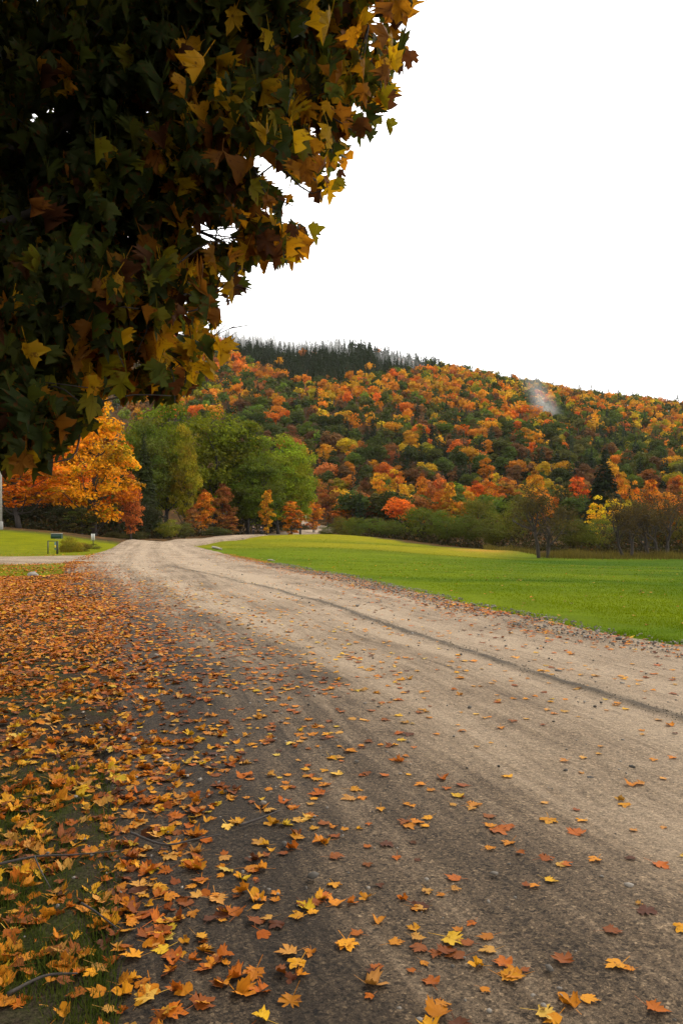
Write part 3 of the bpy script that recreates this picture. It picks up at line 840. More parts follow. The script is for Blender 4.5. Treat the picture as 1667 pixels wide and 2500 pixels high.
hr = np.random.default_rng(41)
pts = []
cell = 5.9
for d in np.arange(196, 720, cell):
    xs = np.arange(-0.56 * d - 10, 0.50 * d + 10, cell)
    pts.append(np.stack([xs + hr.uniform(-.45, .45, len(xs)) * cell, d + hr.uniform(-.45, .45, len(xs)) * cell], -1))
pts = np.vstack(pts)
hx, hy = pts[:, 0], pts[:, 1]
hpx = CX + FPX * hx / hy
hz = ground_z(hx, hy)
hbase = HY - (hz - CAM_H) / hy * FPX
keep = road_uv(hx, hy)[2] > 3.5
keep &= ~((hpx > 690) & (hpx < 800) & (hy < 236))
hx, hy, hpx, hz, hbase = [a[keep] for a in (hx, hy, hpx, hz, hbase)]
n = len(hx)
rel = np.clip((hy - 200) / (RIDGE - 200), 0, 1.2)
big = NoiseField(21)(hx / 42, hy / 42); big2 = NoiseField(22)(hx / 23 + 9, hy / 23)
size = hr.uniform(6.2, 11.5, n)
# which kind stands where: conifers on the crest and in the lower gloom, reds high, golds and greens mixed lower
hmid = HY - (hz + size * .6 - CAM_H) / hy * FPX
low_line = np.interp(hpx, [380, 560, 640, 690, 740, 800, 860, 900, 960, 1030, 1075, 1090], [700, 858, 896, 914, 920, 922, 918, 918, 908, 902, 905, 700])
crest = ((hmid < low_line) & (hy < RIDGE + 30)).astype(float)
dark = smooth(1025, 1085, hmid + 60 * (big2 - .5)) * smooth(1205, 1160, hmid)
pcon = 0.04 + 0.93 * crest + 0.24 * dark + 0.2 * (big2 > .8)
con = hr.random(n) < pcon
pal = [DGREEN, (0.06, 0.085, 0.014), OLIVE, YGREEN, YELLOW, GOLD, ORANGE, (0.5, 0.125, 0.014), RED, RUST, BROWN, (0.10, 0.14, 0.014)]
pname = ['dark green', 'mid green', 'olive', 'yellow green', 'yellow', 'golden', 'orange', 'red orange', 'red', 'rusty', 'brown', 'fresh green']
wl_lo = np.array([.30, .17, .12, .05, .02, .04, .05, .015, .005, .04, .17, .04])
wl_mid = np.array([.15, .13, .08, .08, .06, .13, .15, .05, .02, .05, .05, .04])
wl_hi = np.array([.06, .07, .08, .07, .04, .11, .18, .13, .10, .12, .03, .01])
kcol = np.empty(n, int)
for i in range(n):
    hi_ = np.clip((935 - hmid[i]) / 50, 0, 1)
    w = wl_hi * hi_ + (1 - hi_) * (wl_lo * dark[i] + wl_mid * (1 - dark[i]))
    w = w.copy()
    g = big[i]
    if g > .62: w[[0, 1, 2, 11]] *= 2.6
    elif g < .38: w[[4, 5, 6, 7, 8]] *= 2.2
    kcol[i] = hr.choice(12, p=w / w.sum())
hcol = np.array(pal)[kcol] * hr.uniform(.8, 1.35, (n, 1)) * hr.uniform(.92, 1.08, (n, 3))
# what hides the foot of the hill from here
OCC = np.array([(-400, 700), (330, 700), (360, 1000), (520, 1000), (600, 1030), (700, 1075), (760, 1090), (768, 1290), (840, 1270), (1000, 1215), (1667, 1215)], float)
htop = HY - (hz + size - CAM_H) / hy * FPX
seen = (hpx > 350) & (hpx < 1680) & (htop < np.interp(hpx, OCC[:, 0], OCC[:, 1])) & (hy < RIDGE + 25)

def near_phrase(px):
    for lim, t in ((560, 'above the near green grove'), (760, 'above the bright round tree'), (900, 'above the far road bend'), (1080, 'above the round shrubs'), (1260, 'above the tallest olive shrub'), (1400, 'above the twin trunked tree'), (1540, 'above the big spruce'), (9999, 'above the bare thicket')):
        if px < lim: return t
def band_phrase(r_):
    for lim, t in ((.08, 'at the hill foot'), (.2, 'low on the hill'), (.35, 'on the lower slope'), (.55, 'on the middle slope'), (.8, 'on the upper slope'), (9, 'on the crest')):
        if r_ < lim: return t

cidx = np.where(con & seen)[0]
cidx = cidx[np.argsort(-(size[cidx] / hy[cidx]))][:290]
didx = np.where(~con & seen)[0]
didx = didx[np.argsort(-(size[didx] / hy[didx]))][:295]
picked = np.zeros(n, bool); picked[cidx] = True; picked[didx] = True
buckets = {}
for i in np.concatenate([cidx, didx]):
    nm = ('dark spruce' if con[i] else pname[kcol[i]] + ' tree')
    buckets.setdefault((nm, band_phrase(rel[i]), near_phrase(hpx[i])), []).append(i)
for (nm, bp, np_), ids in buckets.items():
    ids.sort(key=lambda q: hpx[q])
    for k, i in enumerate(ids):
        lab = f'{nm} {bp} {np_}' + ('' if len(ids) == 1 else f', {ordinal(k + 1)} from the left')
        if con[i]:
            T = T_spruce[i % 3]
            sc = size[i] * (1.05 if crest[i] > .38 else 1.2) / 10
            put_tree('hillside_spruce', T[0], T[1], (hx[i], hy[i], hz[i]), (sc, sc, sc), hr.random() * 6.28, tuple(np.array(SPRUCE) * hr.uniform(.8, 1.5)), lab, 'tree', 'spruces on the wooded hill')
        else:
            T = T_hill[i % 5]
            sc = size[i] / 10
            put_tree('hillside_tree', T[0], T[1], (hx[i], hy[i], hz[i]), (sc * hr.uniform(.9, 1.25), sc * hr.uniform(.9, 1.25), sc), hr.random() * 6.28, tuple(hcol[i]), lab, 'tree', 'broadleaf trees on the wooded hill')

# the rest of the wood: one mass of crowns and stems
def crown_arrays(seed, nl, leaf, W=7.0, base=.3, clumps=11):
    r = np.random.default_rng(seed)
    cs = unit(r.normal(size=(clumps, 3))) * (r.random((clumps, 1)) ** .5) * np.array([W / 2 * .62, W / 2 * .62, 10 * (1 - base) / 2 * .68]) + np.array([0, 0, 10 * (1 + base) / 2])
    cr = W * r.uniform(.2, .32, clumps)
    k = r.integers(0, clumps, nl)
    dv_ = unit(r.normal(size=(nl, 3))); dv_[:, 2] = np.where(dv_[:, 2] < -.1, -dv_[:, 2], dv_[:, 2])
    p = cs[k] + dv_ * cr[k][:, None] * r.uniform(.6, 1.05, (nl, 1))
    v, f = quads(p, unit(dv_ + r.normal(size=(nl, 3)) * .4), leaf * r.uniform(.6, 1.3, nl), r)
    ct = (1 + (r.random((clumps, 1)) - .5) * .5)[k] * (1 + (r.random((nl, 1)) - .5) * .3)
    return v, f, np.repeat(ct, 4, axis=0)
def spruce_arrays(seed, nl=130, W=5.0):
    r = np.random.default_rng(seed)
    t = r.random(nl) ** .8; a = r.random(nl) * 6.28
    q = W / 2 * (1 - t) ** .9 * np.sqrt(.15 + .85 * r.random(nl))
    p = np.stack([np.cos(a) * q, np.sin(a) * q, .4 + 9.5 * t - .2 * q], -1)
    v, f = quads(p, unit(np.stack([np.cos(a) * .6, np.sin(a) * .6, np.full(nl, .8)], -1) + r.normal(size=(nl, 3)) * .3), (.35 + .6 * (1 - t)) * r.uniform(.7, 1.2, nl), r, .45)
    return v, f, np.repeat(r.uniform(.7, 1.3, (nl, 1)), 4, axis=0)
CA = [crown_arrays(400 + i, 115, .76, clumps=14) for i in range(8)]
SA = [spruce_arrays(420 + i) for i in range(4)]
rest = np.where(~picked & (hy < RIDGE + 40) & (hpx > -60) & (hpx < 1760) & (seen | (hr.random(n) < .35)))[0]
print('woodland trees', len(rest), 'spruces', len(cidx), int((con & seen).sum()))
V, F, Cc = [], [], []; off = 0
stems = MB()
for i in rest:
    v, f, c = (SA[i % 4] if con[i] else CA[i % 8])
    a = (i * 2.399) % 6.283
    ca, sa = math.cos(a), math.sin(a)
    sc = size[i] / 10 * (1.25 if con[i] else 1.0)
    vv = np.column_stack([v[:, 0] * ca - v[:, 1] * sa, v[:, 0] * sa + v[:, 1] * ca, v[:, 2]]) * sc + np.array([hx[i], hy[i], hz[i]])
    V.append(vv); F.append(f + off); off += len(vv)
    Cc.append(c * (np.array(SPRUCE) * 1.1 if con[i] else hcol[i]))
wood = link('hillside_woodland', make_mesh('hillside_woodland', np.vstack(V), np.vstack(F), M_crown_col, col=np.vstack(Cc)))
tag(wood, 'distant mass of orange, red, gold and green autumn wood covering the hill', 'woodland', kind='stuff')
for i in rest[::2]:
    stems.tube([(hx[i], hy[i], hz[i] - .3), (hx[i], hy[i], hz[i] + size[i] * .6)], [.14, .06], 4)
ws = link('woodland_stems', stems.build('woodland_stems', M_bark_pale), wood)
ws['kind'] = 'stuff'

# ------------------------------------------------------------------ undergrowth along the forest edge
def blades(xy, hgt, wid, colr, r, lean=.35, name='grass', zoff=0.0):
    n = len(xy)
    z = ground_z(xy[:, 0], xy[:, 1]) + zoff
    a = r.random(n) * 2 * np.pi
    l = r.random(n) * lean
    b = r.random(n) * 2 * np.pi
    base = np.column_stack([xy, z - 0.01])
    sd = np.column_stack([np.cos(a), np.sin(a), np.zeros(n)]) * wid[:, None] / 2
    tip = base + np.column_stack([np.cos(b) * l * hgt, np.sin(b) * l * hgt, hgt])
    v = np.stack([base - sd, base + sd, tip], 1).reshape(-1, 3)
    c = np.stack([colr * .85, colr * .85, colr * 1.1], 1).reshape(-1, 3)
    return v, np.arange(3 * n).reshape(n, 3), c

br = np.random.default_rng(77)
# brushy growth under the trees (one mass)
m_ = 40000
ppx = br.uniform(-150, 1800, m_)
dl = np.interp(ppx, [-150, 200, 330, 450, 620, 700, 790, 900, 1100, 1300, 1667, 1800], [84, 80, 88, 100, 136, 160, 200, 125, 112, 96, 90, 88])
ddp = dl + br.exponential(22, m_)
bx = (ppx - CX) / FPX * ddp
ok = (road_uv(bx, ddp)[2] > 1.5) & (ddp < 240)
bx, ddp = bx[ok], ddp[ok]
hgt = (.3 + 4.2 * np.clip(NF(bx * .16 + 4, ddp * .09) * 1.5 - .35, 0, 1) ** 1.3) * br.uniform(.5, 1.2, len(bx))
zz_ = ground_z(bx, ddp) + hgt * br.random(len(bx))
pp = np.array([(0.026, .024, .010), (0.020, .024, .008), (0.036, .024, .010), (0.06, .052, .012), (0.10, .036, .010), (.022, .017, .010)])
bc = pp[br.choice(6, len(bx), p=[.30, .28, .2, .07, .03, .12])] * br.uniform(.6, 1.3, (len(bx), 1))
v, f = quads(np.column_stack([bx, ddp, zz_]), unit(br.normal(size=(len(bx), 3))), br.uniform(.08, .24, len(bx)), br)
und = link('undergrowth', make_mesh('undergrowth', v, f, M_crown_col, col=np.repeat(bc, 4, axis=0)))
tag(und, 'dim brown and green undergrowth along the forest edge', 'undergrowth', kind='stuff')

# ------------------------------------------------------------------ grass
def frame_pts(r, n, dmin, dmax, pw=1.0, pad=120, far_side=None):
    d = 1 / (1 / dmax + (1 / dmin - 1 / dmax) * r.random(n) ** pw)
    px = r.uniform(-pad, 1667 + (pad if far_side is None else far_side), n)
    return (px - CX) / FPX * d, d
gr = np.random.default_rng(5)
x, d = frame_pts(gr, 430000, 6.5, 120, far_side=1100)
uu, ss, ds = road_uv(x, d)
ok = (uu > 0) & (ds + (NF(x * 1.3, d * 1.3) - .5) * .3 > 0.05) & (field_inside(x, d) > -1)
x, d, ds = x[ok], d[ok], ds[ok]
nb = field_tone(x, d)
hgt = (0.022 + .018 * gr.random(len(x))) * (1 + 0.9 * np.exp(-ds / .35)) * (1 + d / 110)
wid = 0.006 + d * 0.0007
t = np.clip(nb * 1.3 - .1 + gr.normal(size=len(x)) * .15, 0, 1)[:, None]
colr = np.array([.038, .088, .0005]) * (1 - t) + np.array([.118, .162, .001]) * t
colr *= gr.uniform(.9, 1.1, (len(x), 1))
yel = field_yellow(x, d)[:, None]
colr = colr * (1 - yel) + np.array([.22, .20, .003]) * yel * gr.uniform(.85, 1.15, (len(x), 1))
dry = field_dry(x, d)[:, None]
colr = colr * (1 - dry) + np.array([.40, .22, .03]) * dry
v, f, c = blades(np.column_stack([x, d]), hgt, wid, colr, gr, .6)
g1 = link('field_grass', make_mesh('field_grass', v, f, M_grass, col=c))
tag(g1, 'short bright green grass of the mown field', 'grass', kind='stuff')

x, d = frame_pts(gr, 110000, 1.9, 66, pad=700, far_side=0)
uu, ss, ds = road_uv(x, d)
ddv = in_drive(x, d)[0]
ok = (uu < 0) & (ds > -0.05) & (ddv > 0.1) & ((d < 34) | (d > 41.5))
x, d, ds = x[ok], d[ok], ds[ok]
pat = NF(x * .9 + 3, d * .9) + .25 * (NG(x * 3, d * 3) - .5)
far = d > 25
ok = far | (pat > .50)
x, d, far, pat = x[ok], d[ok], far[ok], pat[ok]
t = gr.random((len(x), 1))
colr = np.where(far[:, None], np.array([.13, .155, .005]) * (1 - t) + np.array([.30, .25, .010]) * t, np.array([.03, .055, .010]) * (1 - t) + np.array([.075, .085, .014]) * t)
v, f, c = blades(np.column_stack([x, d]), np.where(far, .10, .06) * gr.uniform(.5, 1.5, len(x)), .005 + d * .0006, colr, gr, .8)
g2 = link('verge_grass', make_mesh('verge_grass', v, f, M_grass, col=c))
tag(g2, 'thin dark green grass of the leafy verge and the small lawn', 'grass', kind='stuff')

# dry tall grass round the twin trunked tree
k = 16000
ppx = gr.uniform(1180, 1720, k); dd = np.interp(ppx, FB[:, 0], FB[:, 1]) + gr.normal(size=k) * 2.6 + 1.0
x = (ppx - CX) / FPX * dd
t = gr.random((k, 1))
colr = np.array([.055, .050, .013]) * (1 - t) + np.array([.16, .125, .028]) * t
hh_ = gr.uniform(.25, .9, k) * np.clip(.15 + 1.5 * (NF(x * .5, dd * .5) - .25), .12, 1.2)
v, f, c = blades(np.column_stack([x, dd]), hh_, np.full(k, .045), colr, gr, .4)
g3 = link('dry_grass', make_mesh('dry_grass', v, f, M_grass, col=c))
tag(g3, 'tall dry tawny grass along the far edge of the field', 'grass', kind='stuff')

# ------------------------------------------------------------------ maple leaf template
HALF = np.array([(0, 0), (.12, -.05), (.36, -.07), (.29, .08), (.45, .16), (.36, .24), (.60, .43), (.44, .44), (.46, .60), (.30, .50), (.16, .47), (.27, .72), (.15, .73), (0, 1.02)])
OUTL = np.vstack([HALF, HALF[-2:0:-1] * np.array([-1, 1])])
def leaf_template(seed, curl, stalk=True, simple=False, droop=0.0, fold=0.0):
    r = np.random.default_rng(seed)
    o = OUTL.copy()
    if simple: o = o[[0, 2, 4, 6, 8, 10, 11, 13, 15, 16, 18, 20, 22, 24]]
    kk = r.uniform(.1, .7)
    sm_ = (np.roll(o, 1, 0) + np.roll(o, -1, 0) + o) / 3
    o = o * (1 - kk) + sm_ * kk
    o = o * (1 + r.normal(size=(len(o), 1)) * .09) + r.normal(size=o.shape) * .015
    o[:, 0] *= r.uniform(.85, 1.1)
    p = np.vstack([[(0, .33)], o])
    x, y = p[:, 0], p[:, 1]
    c1, c2, c3, c4 = r.normal(size=4)
    z = curl * (.9 * abs(c1) * np.abs(x) ** 1.5 * 1.6 + .5 * c2 * x * (y - .3) * 2 + .7 * c3 * (y - .35) ** 2 + r.normal(size=len(p)) * .09) - droop * y ** 2 * .4
    z = z + fold * np.abs(x) + fold * .25 * np.sin(y * 7 + c4 * 3) * np.abs(x)
    z[0] -= curl * .04
    v = np.column_stack([x, y - .33, z])
    m = len(o)
    f = np.array([[0, 1 + i, 1 + (i + 1) % m] for i in range(m)])
    uv = np.column_stack([x, y])
    if stalk:
        b = len(v)
        e = np.array([r.normal() * .15, -.55 - .2 * r.random(), r.normal() * .1 + .05])
        q0 = np.array([0, -.33, z[1]])
        w = np.array([.018, 0, 0])
        sv = np.array([q0 - w, q0 + w, e + np.array([0, -.33, 0]) + w * .8, e + np.array([0, -.33, 0]) - w * .8])
        v = np.vstack([v, sv]); uv = np.vstack([uv, np.full((4, 2), .3)])
        f = np.vstack([f, [[b, b + 1, b + 2], [b, b + 2, b + 3]]])
    return v, f, uv

def rot_from(normal, spin):
    """matrices (n,3,3) whose z column is normal, spun about it"""
    nz = unit(normal)
    t = np.where(np.abs(nz[:, 2:3]) < .95, np.array([[0, 0, 1.0]]), np.array([[1.0, 0, 0]]))
    ax = unit(np.cross(t, nz)); ay = np.cross(nz, ax)
    c, s = np.cos(spin)[:, None], np.sin(spin)[:, None]
    return np.stack([ax * c + ay * s, -ax * s + ay * c, nz], -1)

def scatter_mesh(name, temps, which, pos, rot, size, colr, mat):
    V, F, C = [], [], []; off = 0
    for k, (tv, tf, tuv) in enumerate(temps):
        ids = np.where(which == k)[0]
        if not len(ids): continue
        v = np.einsum('nij,kj->nki', rot[ids], tv) * size[ids][:, None, None] + pos[ids][:, None, :]
        V.append(v.reshape(-1, 3)); m = len(tv)
        F.append((tf[None] + (np.arange(len(ids)) * m)[:, None, None]).reshape(-1, 3) + off); off += len(ids) * m
        C.append(np.repeat(colr[ids], m, axis=0))
    return make_mesh(name, np.vstack(V), np.vstack(F), mat, col=np.vstack(C))

# ------------------------------------------------------------------ fallen leaves
lr = np.random.default_rng(99)
FALL = np.array([(.58, .26, .012), (.58, .35, .018), (.50, .18, .010), (.40, .105, .008), (.50, .245, .045), (.22, .062, .010), (.09, .03, .012), (.62, .40, .06), (.46, .20, .045)])
FNAME = ['golden', 'yellow', 'orange', 'reddish', 'tan', 'rusty', 'brown', 'pale', 'peach']
def density(x, d, uu, ds):
    n1 = NF(x * .8 + 20, d * .8 + 5); n2 = NG(x * 2.2, d * 2.2)
    left = uu < 0
    off = np.where(left, ds, 9)                     # metres outside the left edge (negative: on the road)
    far = smooth(4.5, 8.5, d)
    dl = (300 + 130 * far) * (0.35 + 1.1 * n1) * np.where(off > 0, 1.0, np.exp(off / np.interp(d, [2, 6, 10, 20, 30], [.75, .85, 1.0, 1.0, .6])))
    dl = np.where(off > 0, dl * np.where(d < 7, .45 + n2 * .8, 1), dl)
    dl = np.where(d > 34.0, dl * .12, dl)
    dl = np.where((d > 26) & (off > 0), dl * np.clip(1 - (d - 26) / 5, .1, 1), dl)
    road_sparse = np.interp(d, [2, 4, 8, 14, 25], [14.0, 13.0, 11.0, 8.5, 2.8]) * (.5 + n1)
    ro = np.where(uu > 0, ds, 9)                    # outside the right edge
    strip = np.where(uu > 0, np.exp(-((ro + .15) / np.where(ro < -.15, .8, .2)) ** 2), 0) * np.interp(d, [6, 10, 14, 26, 45, 70], [60, 95, 170, 210, 90, 8]) * (.3 + 1.6 * n2 * n1)
    fieldl = np.where((uu > 0) & (ro > .3), .7, 0)
    on = np.where((uu > -1.02) & (uu < 1.02), road_sparse, 0)
    return np.where(left, np.maximum(dl, on), on) + strip + fieldl
N0 = 520000
d = np.sqrt(lr.uniform(2.0 ** 2, 46 ** 2, N0)); px = lr.uniform(-350, 2150, N0)
x = (px - CX) / FPX * d
area = (2500 / FPX) * (46 ** 2 - 4) / 2
uu, ss, ds = road_uv(x, d)
dens = density(x, d, uu, ds)
ok = lr.random(N0) < dens * area / N0
ok &= ~((in_drive(x, d)[0] < 0.2) & (uu < 0) & (ds > .5) & (lr.random(N0) > .08))
x, d, px, uu, ds, ss = x[ok], d[ok], px[ok], uu[ok], ds[ok], ss[ok]
n = len(x)
print('fallen leaves', n)
onroad = (uu > -1) & (uu < 1)
z = surface_z(x, d, uu, ss, onroad) + np.where(onroad, .003, .012) + lr.random(n) * np.where(onroad, .004, .03)
lsz = lr.uniform(.036, .085, n) * np.where(lr.random(n) < .12, 1.25, 1.0) * np.where(onroad, .95, 1.0)
tilt = np.where((ds > -.6) & (uu < 0), .2, .05)[:, None]
nrm = unit(np.column_stack([np.zeros(n), np.zeros(n), np.ones(n)]) + lr.normal(size=(n, 3)) * tilt * np.array([1, 1, .2]))
spin = lr.random(n) * 6.28
ROT = rot_from(nrm, spin)
w_near = np.array([.18, .05, .23, .16, .10, .18, .07, .015, .015]); w_far = np.array([.11, .02, .28, .32, .03, .17, .06, .005, .005]); w_road = np.array([.15, .06, .18, .05, .28, .06, .02, .05, .15])
ck = np.empty(n, int)
for i in range(n):
    ck[i] = lr.choice(9, p=w_road if (onroad[i] and ds[i] < -2) else (w_far if d[i] > 7 else w_near))
lcol = FALL[ck] * lr.uniform(.72, 1.12, (n, 1)) * lr.uniform(.94, 1.06, (n, 3))
curl = [.36, .28, .46, .16, .34, .10, .12, .16]
def grounded(t):
    t[0][:, 2] -= np.percentile(t[0][:27, 2], 12)
    return t
TL = [grounded(leaf_template(500 + i, cv)) for i, cv in enumerate(curl)]
TLs = [grounded(leaf_template(520 + i, cv, False, True)) for i, cv in enumerate(curl)]
flat_ = onroad & (ds < -1.0)
which = np.where(flat_ & (lr.random(n) < .8), lr.choice([3, 5, 6, 7], n), lr.integers(0, 8, n))
infr = (px > 8) & (px < 1660) & (HY + CAM_H / d * FPX < 2490)
order = np.argsort(np.where(infr, -lsz / d, 1))
sel = order[:298]
mask = np.zeros(n, bool); mask[sel] = True
leafme = []
for k in range(8):
    tv, tf, tuv = TL[k]
    leafme.append(make_mesh('fallen_leaf', tv, tf, M_fallen_obj, col=np.ones((len(tv), 3)), uv=tuv, smooth_shade=True))
def leaf_zone(px_, d_):
    py = HY + CAM_H / d_ * FPX
    row = 'at the bottom edge' if py > 2330 else 'in near foreground' if py > 2150 else 'in the foreground' if py > 1950 else 'further up the gravel'
    side = 'on the mossy verge' if px_ < 260 else 'on the dark shoulder' if px_ < 620 else 'on damp gravel' if px_ < 1000 else 'on the wheel track' if px_ < 1350 else 'on open road'
    return side + ' ' + row
buckets = {}
for i in sel:
    form = 'curled ' if which[i] in (0, 2, 4) else 'flat ' if which[i] in (3, 5, 6) else 'bent '
    buckets.setdefault((form + FNAME[ck[i]] + ' leaf', leaf_zone(px[i], d[i])), []).append(i)
for (nm, zo), ids in buckets.items():
    ids.sort(key=lambda q: px[q])
    for k, i in enumerate(ids):
        o = link('fallen_leaf', leafme[which[i]])
        Mx = Matrix(ROT[i].tolist()).to_4x4()
        o.matrix_world = Matrix.Translation((x[i], d[i], z[i])) @ Mx @ Matrix.Scale(float(lsz[i]), 4)
        o.color = (*[float(q) for q in lcol[i]], 1)
        tag(o, f'{nm} {zo}' + ('' if len(ids) == 1 else f', {ordinal(k + 1)} from the left'), 'leaf', 'fallen maple leaves nearest the camera')
def tiny(t):
    v, f, uv = t
    ids = np.arange(1, 15, 2)
    return v[np.concatenate([[0], ids])], np.array([[0, 1 + i, 1 + (i + 1) % 7] for i in range(7)]), uv[:8]
TLt = [tiny(t) for t in TLs]
r1 = ~mask & (d < 8); r2 = ~mask & (d >= 8)
vs = []
for q, T in ((r1, TL), (r2, TLs)):
    TT, ww = (T, which) if T is TL else (T + TLt, np.where(d > 13, which + 8, which))
    vs.append(scatter_mesh('leaf_litter', TT, ww[q], np.column_stack([x, d, z])[q], ROT[q], lsz[q] * np.where(d[q] > 13, 1.15, 1.0), lcol[q], M_fallen_col))
lit = link('leaf_litter', vs[0]); tag(lit, 'carpet of fallen orange and yellow maple leaves on the verge and road', 'leaves', kind='stuff')
lit2 = link('leaf_drift', vs[1]); tag(lit2, 'drifts of fallen leaves farther along both edges of the road', 'leaves', kind='stuff')

# ------------------------------------------------------------------ gravel and clods
M_stone = foliage_mat('stones', 'COL', 0.0, rough=0.85)
def stones(name, xy, size, colr, r, zoff):
    ico = np.array([(0, 0, 1), (.89, 0, .45), (.28, .85, .45), (-.72, .53, .45), (-.72, -.53, .45), (.28, -.85, .45), (.72, .53, -.45), (-.28, .85, -.45), (-.89, 0, -.45), (-.28, -.85, -.45), (.72, -.53, -.45), (0, 0, -1)])
    fc = np.array([(0, 1, 2), (0, 2, 3), (0, 3, 4), (0, 4, 5), (0, 5, 1), (1, 6, 2), (2, 7, 3), (3, 8, 4), (4, 9, 5), (5, 10, 1), (2, 6, 7), (3, 7, 8), (4, 8, 9), (5, 9, 10), (1, 10, 6), (11, 7, 6), (11, 8, 7), (11, 9, 8), (11, 10, 9), (11, 6, 10)])
    n = len(xy)
    z = ground_z(xy[:, 0], xy[:, 1]) + zoff
    v = ico[None] * size[:, None, None] * np.array([1, 1, .65]) * (1 + r.normal(size=(n, 12, 1)) * .18) * r.uniform(.7, 1.25, (n, 1, 3)) + np.column_stack([xy, z])[:, None, :]
    f = (fc[None] + (np.arange(n) * 12)[:, None, None]).reshape(-1, 3)
    return make_mesh(name, v.reshape(-1, 3), f, M_stone, col=np.repeat(colr, 12, axis=0))
sr = np.random.default_rng(31)
k = 130000
d = np.sqrt(sr.uniform(1.8 ** 2, 34 ** 2, k)); px = sr.uniform(-50, 2500, k); x = (px - CX) / FPX * d
uu, ss, ds = road_uv(x, d)
dn = np.where((uu > 0) & (np.abs(ds + .3) < .6), .9, 0) + np.where((uu > -1.05) & (uu < 1.05), .05, 0) * np.clip(7 / d, .1, 2) + np.where((uu > -1.1) & (uu < -.6) & (d < 9), .12, 0)
ok = sr.random(k) < dn * np.clip(1.6 * NF(x * 1.5, d * 1.5), 0, 1)
x, d = x[ok], d[ok]; n = len(x)
sz = sr.uniform(.004, .012, n) * (1 + (sr.random(n) < .12) * sr.random(n) * 1.3) * np.clip(.6 + d / 12, .6, 1.6)
cc = np.array([.16, .14, .115]) * sr.uniform(.3, 1.6, (n, 1))
st = link('loose_gravel', stones('loose_gravel', np.column_stack([x, d]), sz, cc, sr, .047 + .0011 * d))
tag(st, 'loose gravel lying on the road and along its grassy edge', 'gravel', kind='stuff')

k = 2600
j = sr.integers(0, 470, k)
o2 = np.column_stack([RUT[j, 0], RUT[j, 1]]) + sr.normal(size=(k, 2)) * np.array([.06, .045])
uu, ss, ds = road_uv(o2[:, 0], o2[:, 1])
keep_ = (o2[:, 1] > 3) & (sr.random(k) < .3 + 1.2 * NF(o2[:, 0] * 4, o2[:, 1] * 4))
o2, uu, ss = o2[keep_], uu[keep_], ss[keep_]
zo = surface_z(o2[:, 0], o2[:, 1], uu, ss, np.ones(len(o2), bool)) - ground_z(o2[:, 0], o2[:, 1]) + .012
cr_ = link('mud_crumbs', stones('mud_crumbs', o2, sr.uniform(.002, .0075, len(o2)), np.array([.055, .042, .027]) * sr.uniform(.5, 1.5, (len(o2), 1)), sr, zo))
tag(cr_, 'line of dark mud crumbs thrown up along the tyre rut', 'mud', kind='stuff')

def clod(px, py, w, name, label, color, cat, flat=.5, seed=0):
    p = on_ground(px, py)
    r = np.random.default_rng(seed + int(px))
    k = w / FPX * p[1]
    v, f = [], []
    nu, nv = 10, 6
    for i in range(nv + 1):
        for j in range(nu):
            th = i / nv * math.pi; ph = j / nu * 2 * math.pi
            q = 1 + r.normal() * .13
            v.append((math.sin(th) * math.cos(ph) * q * k / 2, math.sin(th) * math.sin(ph) * q * k / 2, math.cos(th) * q * k / 2 * flat))
    for i in range(nv):
        for j in range(nu):
            f.append((i * nu + j, (i + 1) * nu + j, (i + 1) * nu + (j + 1) % nu, i * nu + (j + 1) % nu))
    o = link(name, make_mesh(name, np.array(v), np.array(f), color, smooth_shade=True), loc=(p[0], p[1], p[2] + k * flat * .22 + .03))
    return tag(o, label, cat)
M_mud = simple_mat('mud', (.035, .028, .02), .85, var=.4, scale=30, bump=.01)
M_rock = simple_mat('rock', (.22, .20, .17), .85, var=.4, scale=9, bump=.03)
M_wood_pale = simple_mat('weathered_wood', (.30, .26, .21), .8, var=.3, scale=14)
clod(1292, 1946, 15, 'mud_clod', 'dark mud clod alone on the open road', M_mud, 'clod')
clod(1440, 1912, 22, 'mud_clod', 'flat brown mud clod among faded leaves on the road', M_mud, 'clod', .25)
clod(188, 1433, 28, 'mud_clod', 'dark flat clump on the leafy verge before the side track', M_mud, 'clod', .3)
clod(224, 1432, 16, 'mud_clod', 'smaller dark clump beside the flat one on the leafy verge', M_mud, 'clod', .3)
clod(82, 1409, 26, 'culvert_stone', 'pale rock at the dark mouth of the ditch', M_rock, 'rock', .6)
clod(50, 1400, 16, 'culvert_stone', 'small pale rock in the ditch grass', M_rock, 'rock', .6)

def log(px0, py0, px1, py1, rad_, label):
    a = on_ground(px0, py0); b_ = on_ground(px1, py1)
    a[2] += rad_ + .02; b_[2] += rad_ + .02
    c0 = (a + b_) / 2
    mb = MB(); mb.tube(catmull([a - c0, np.array([0, 0, .02]), b_ - c0], 8), rad_ * np.linspace(1.1, .8, 8), 8)
    tag(link('driftwood_log', mb.build('driftwood_log', M_wood_pale, True), loc=c0), label, 'log')
log(520, 1339, 541, 1344, .08, 'pale weathered log lying on the grass inside the bend')
log(655, 1370, 670, 1372, .035, 'short pale stick lying in the field grass')

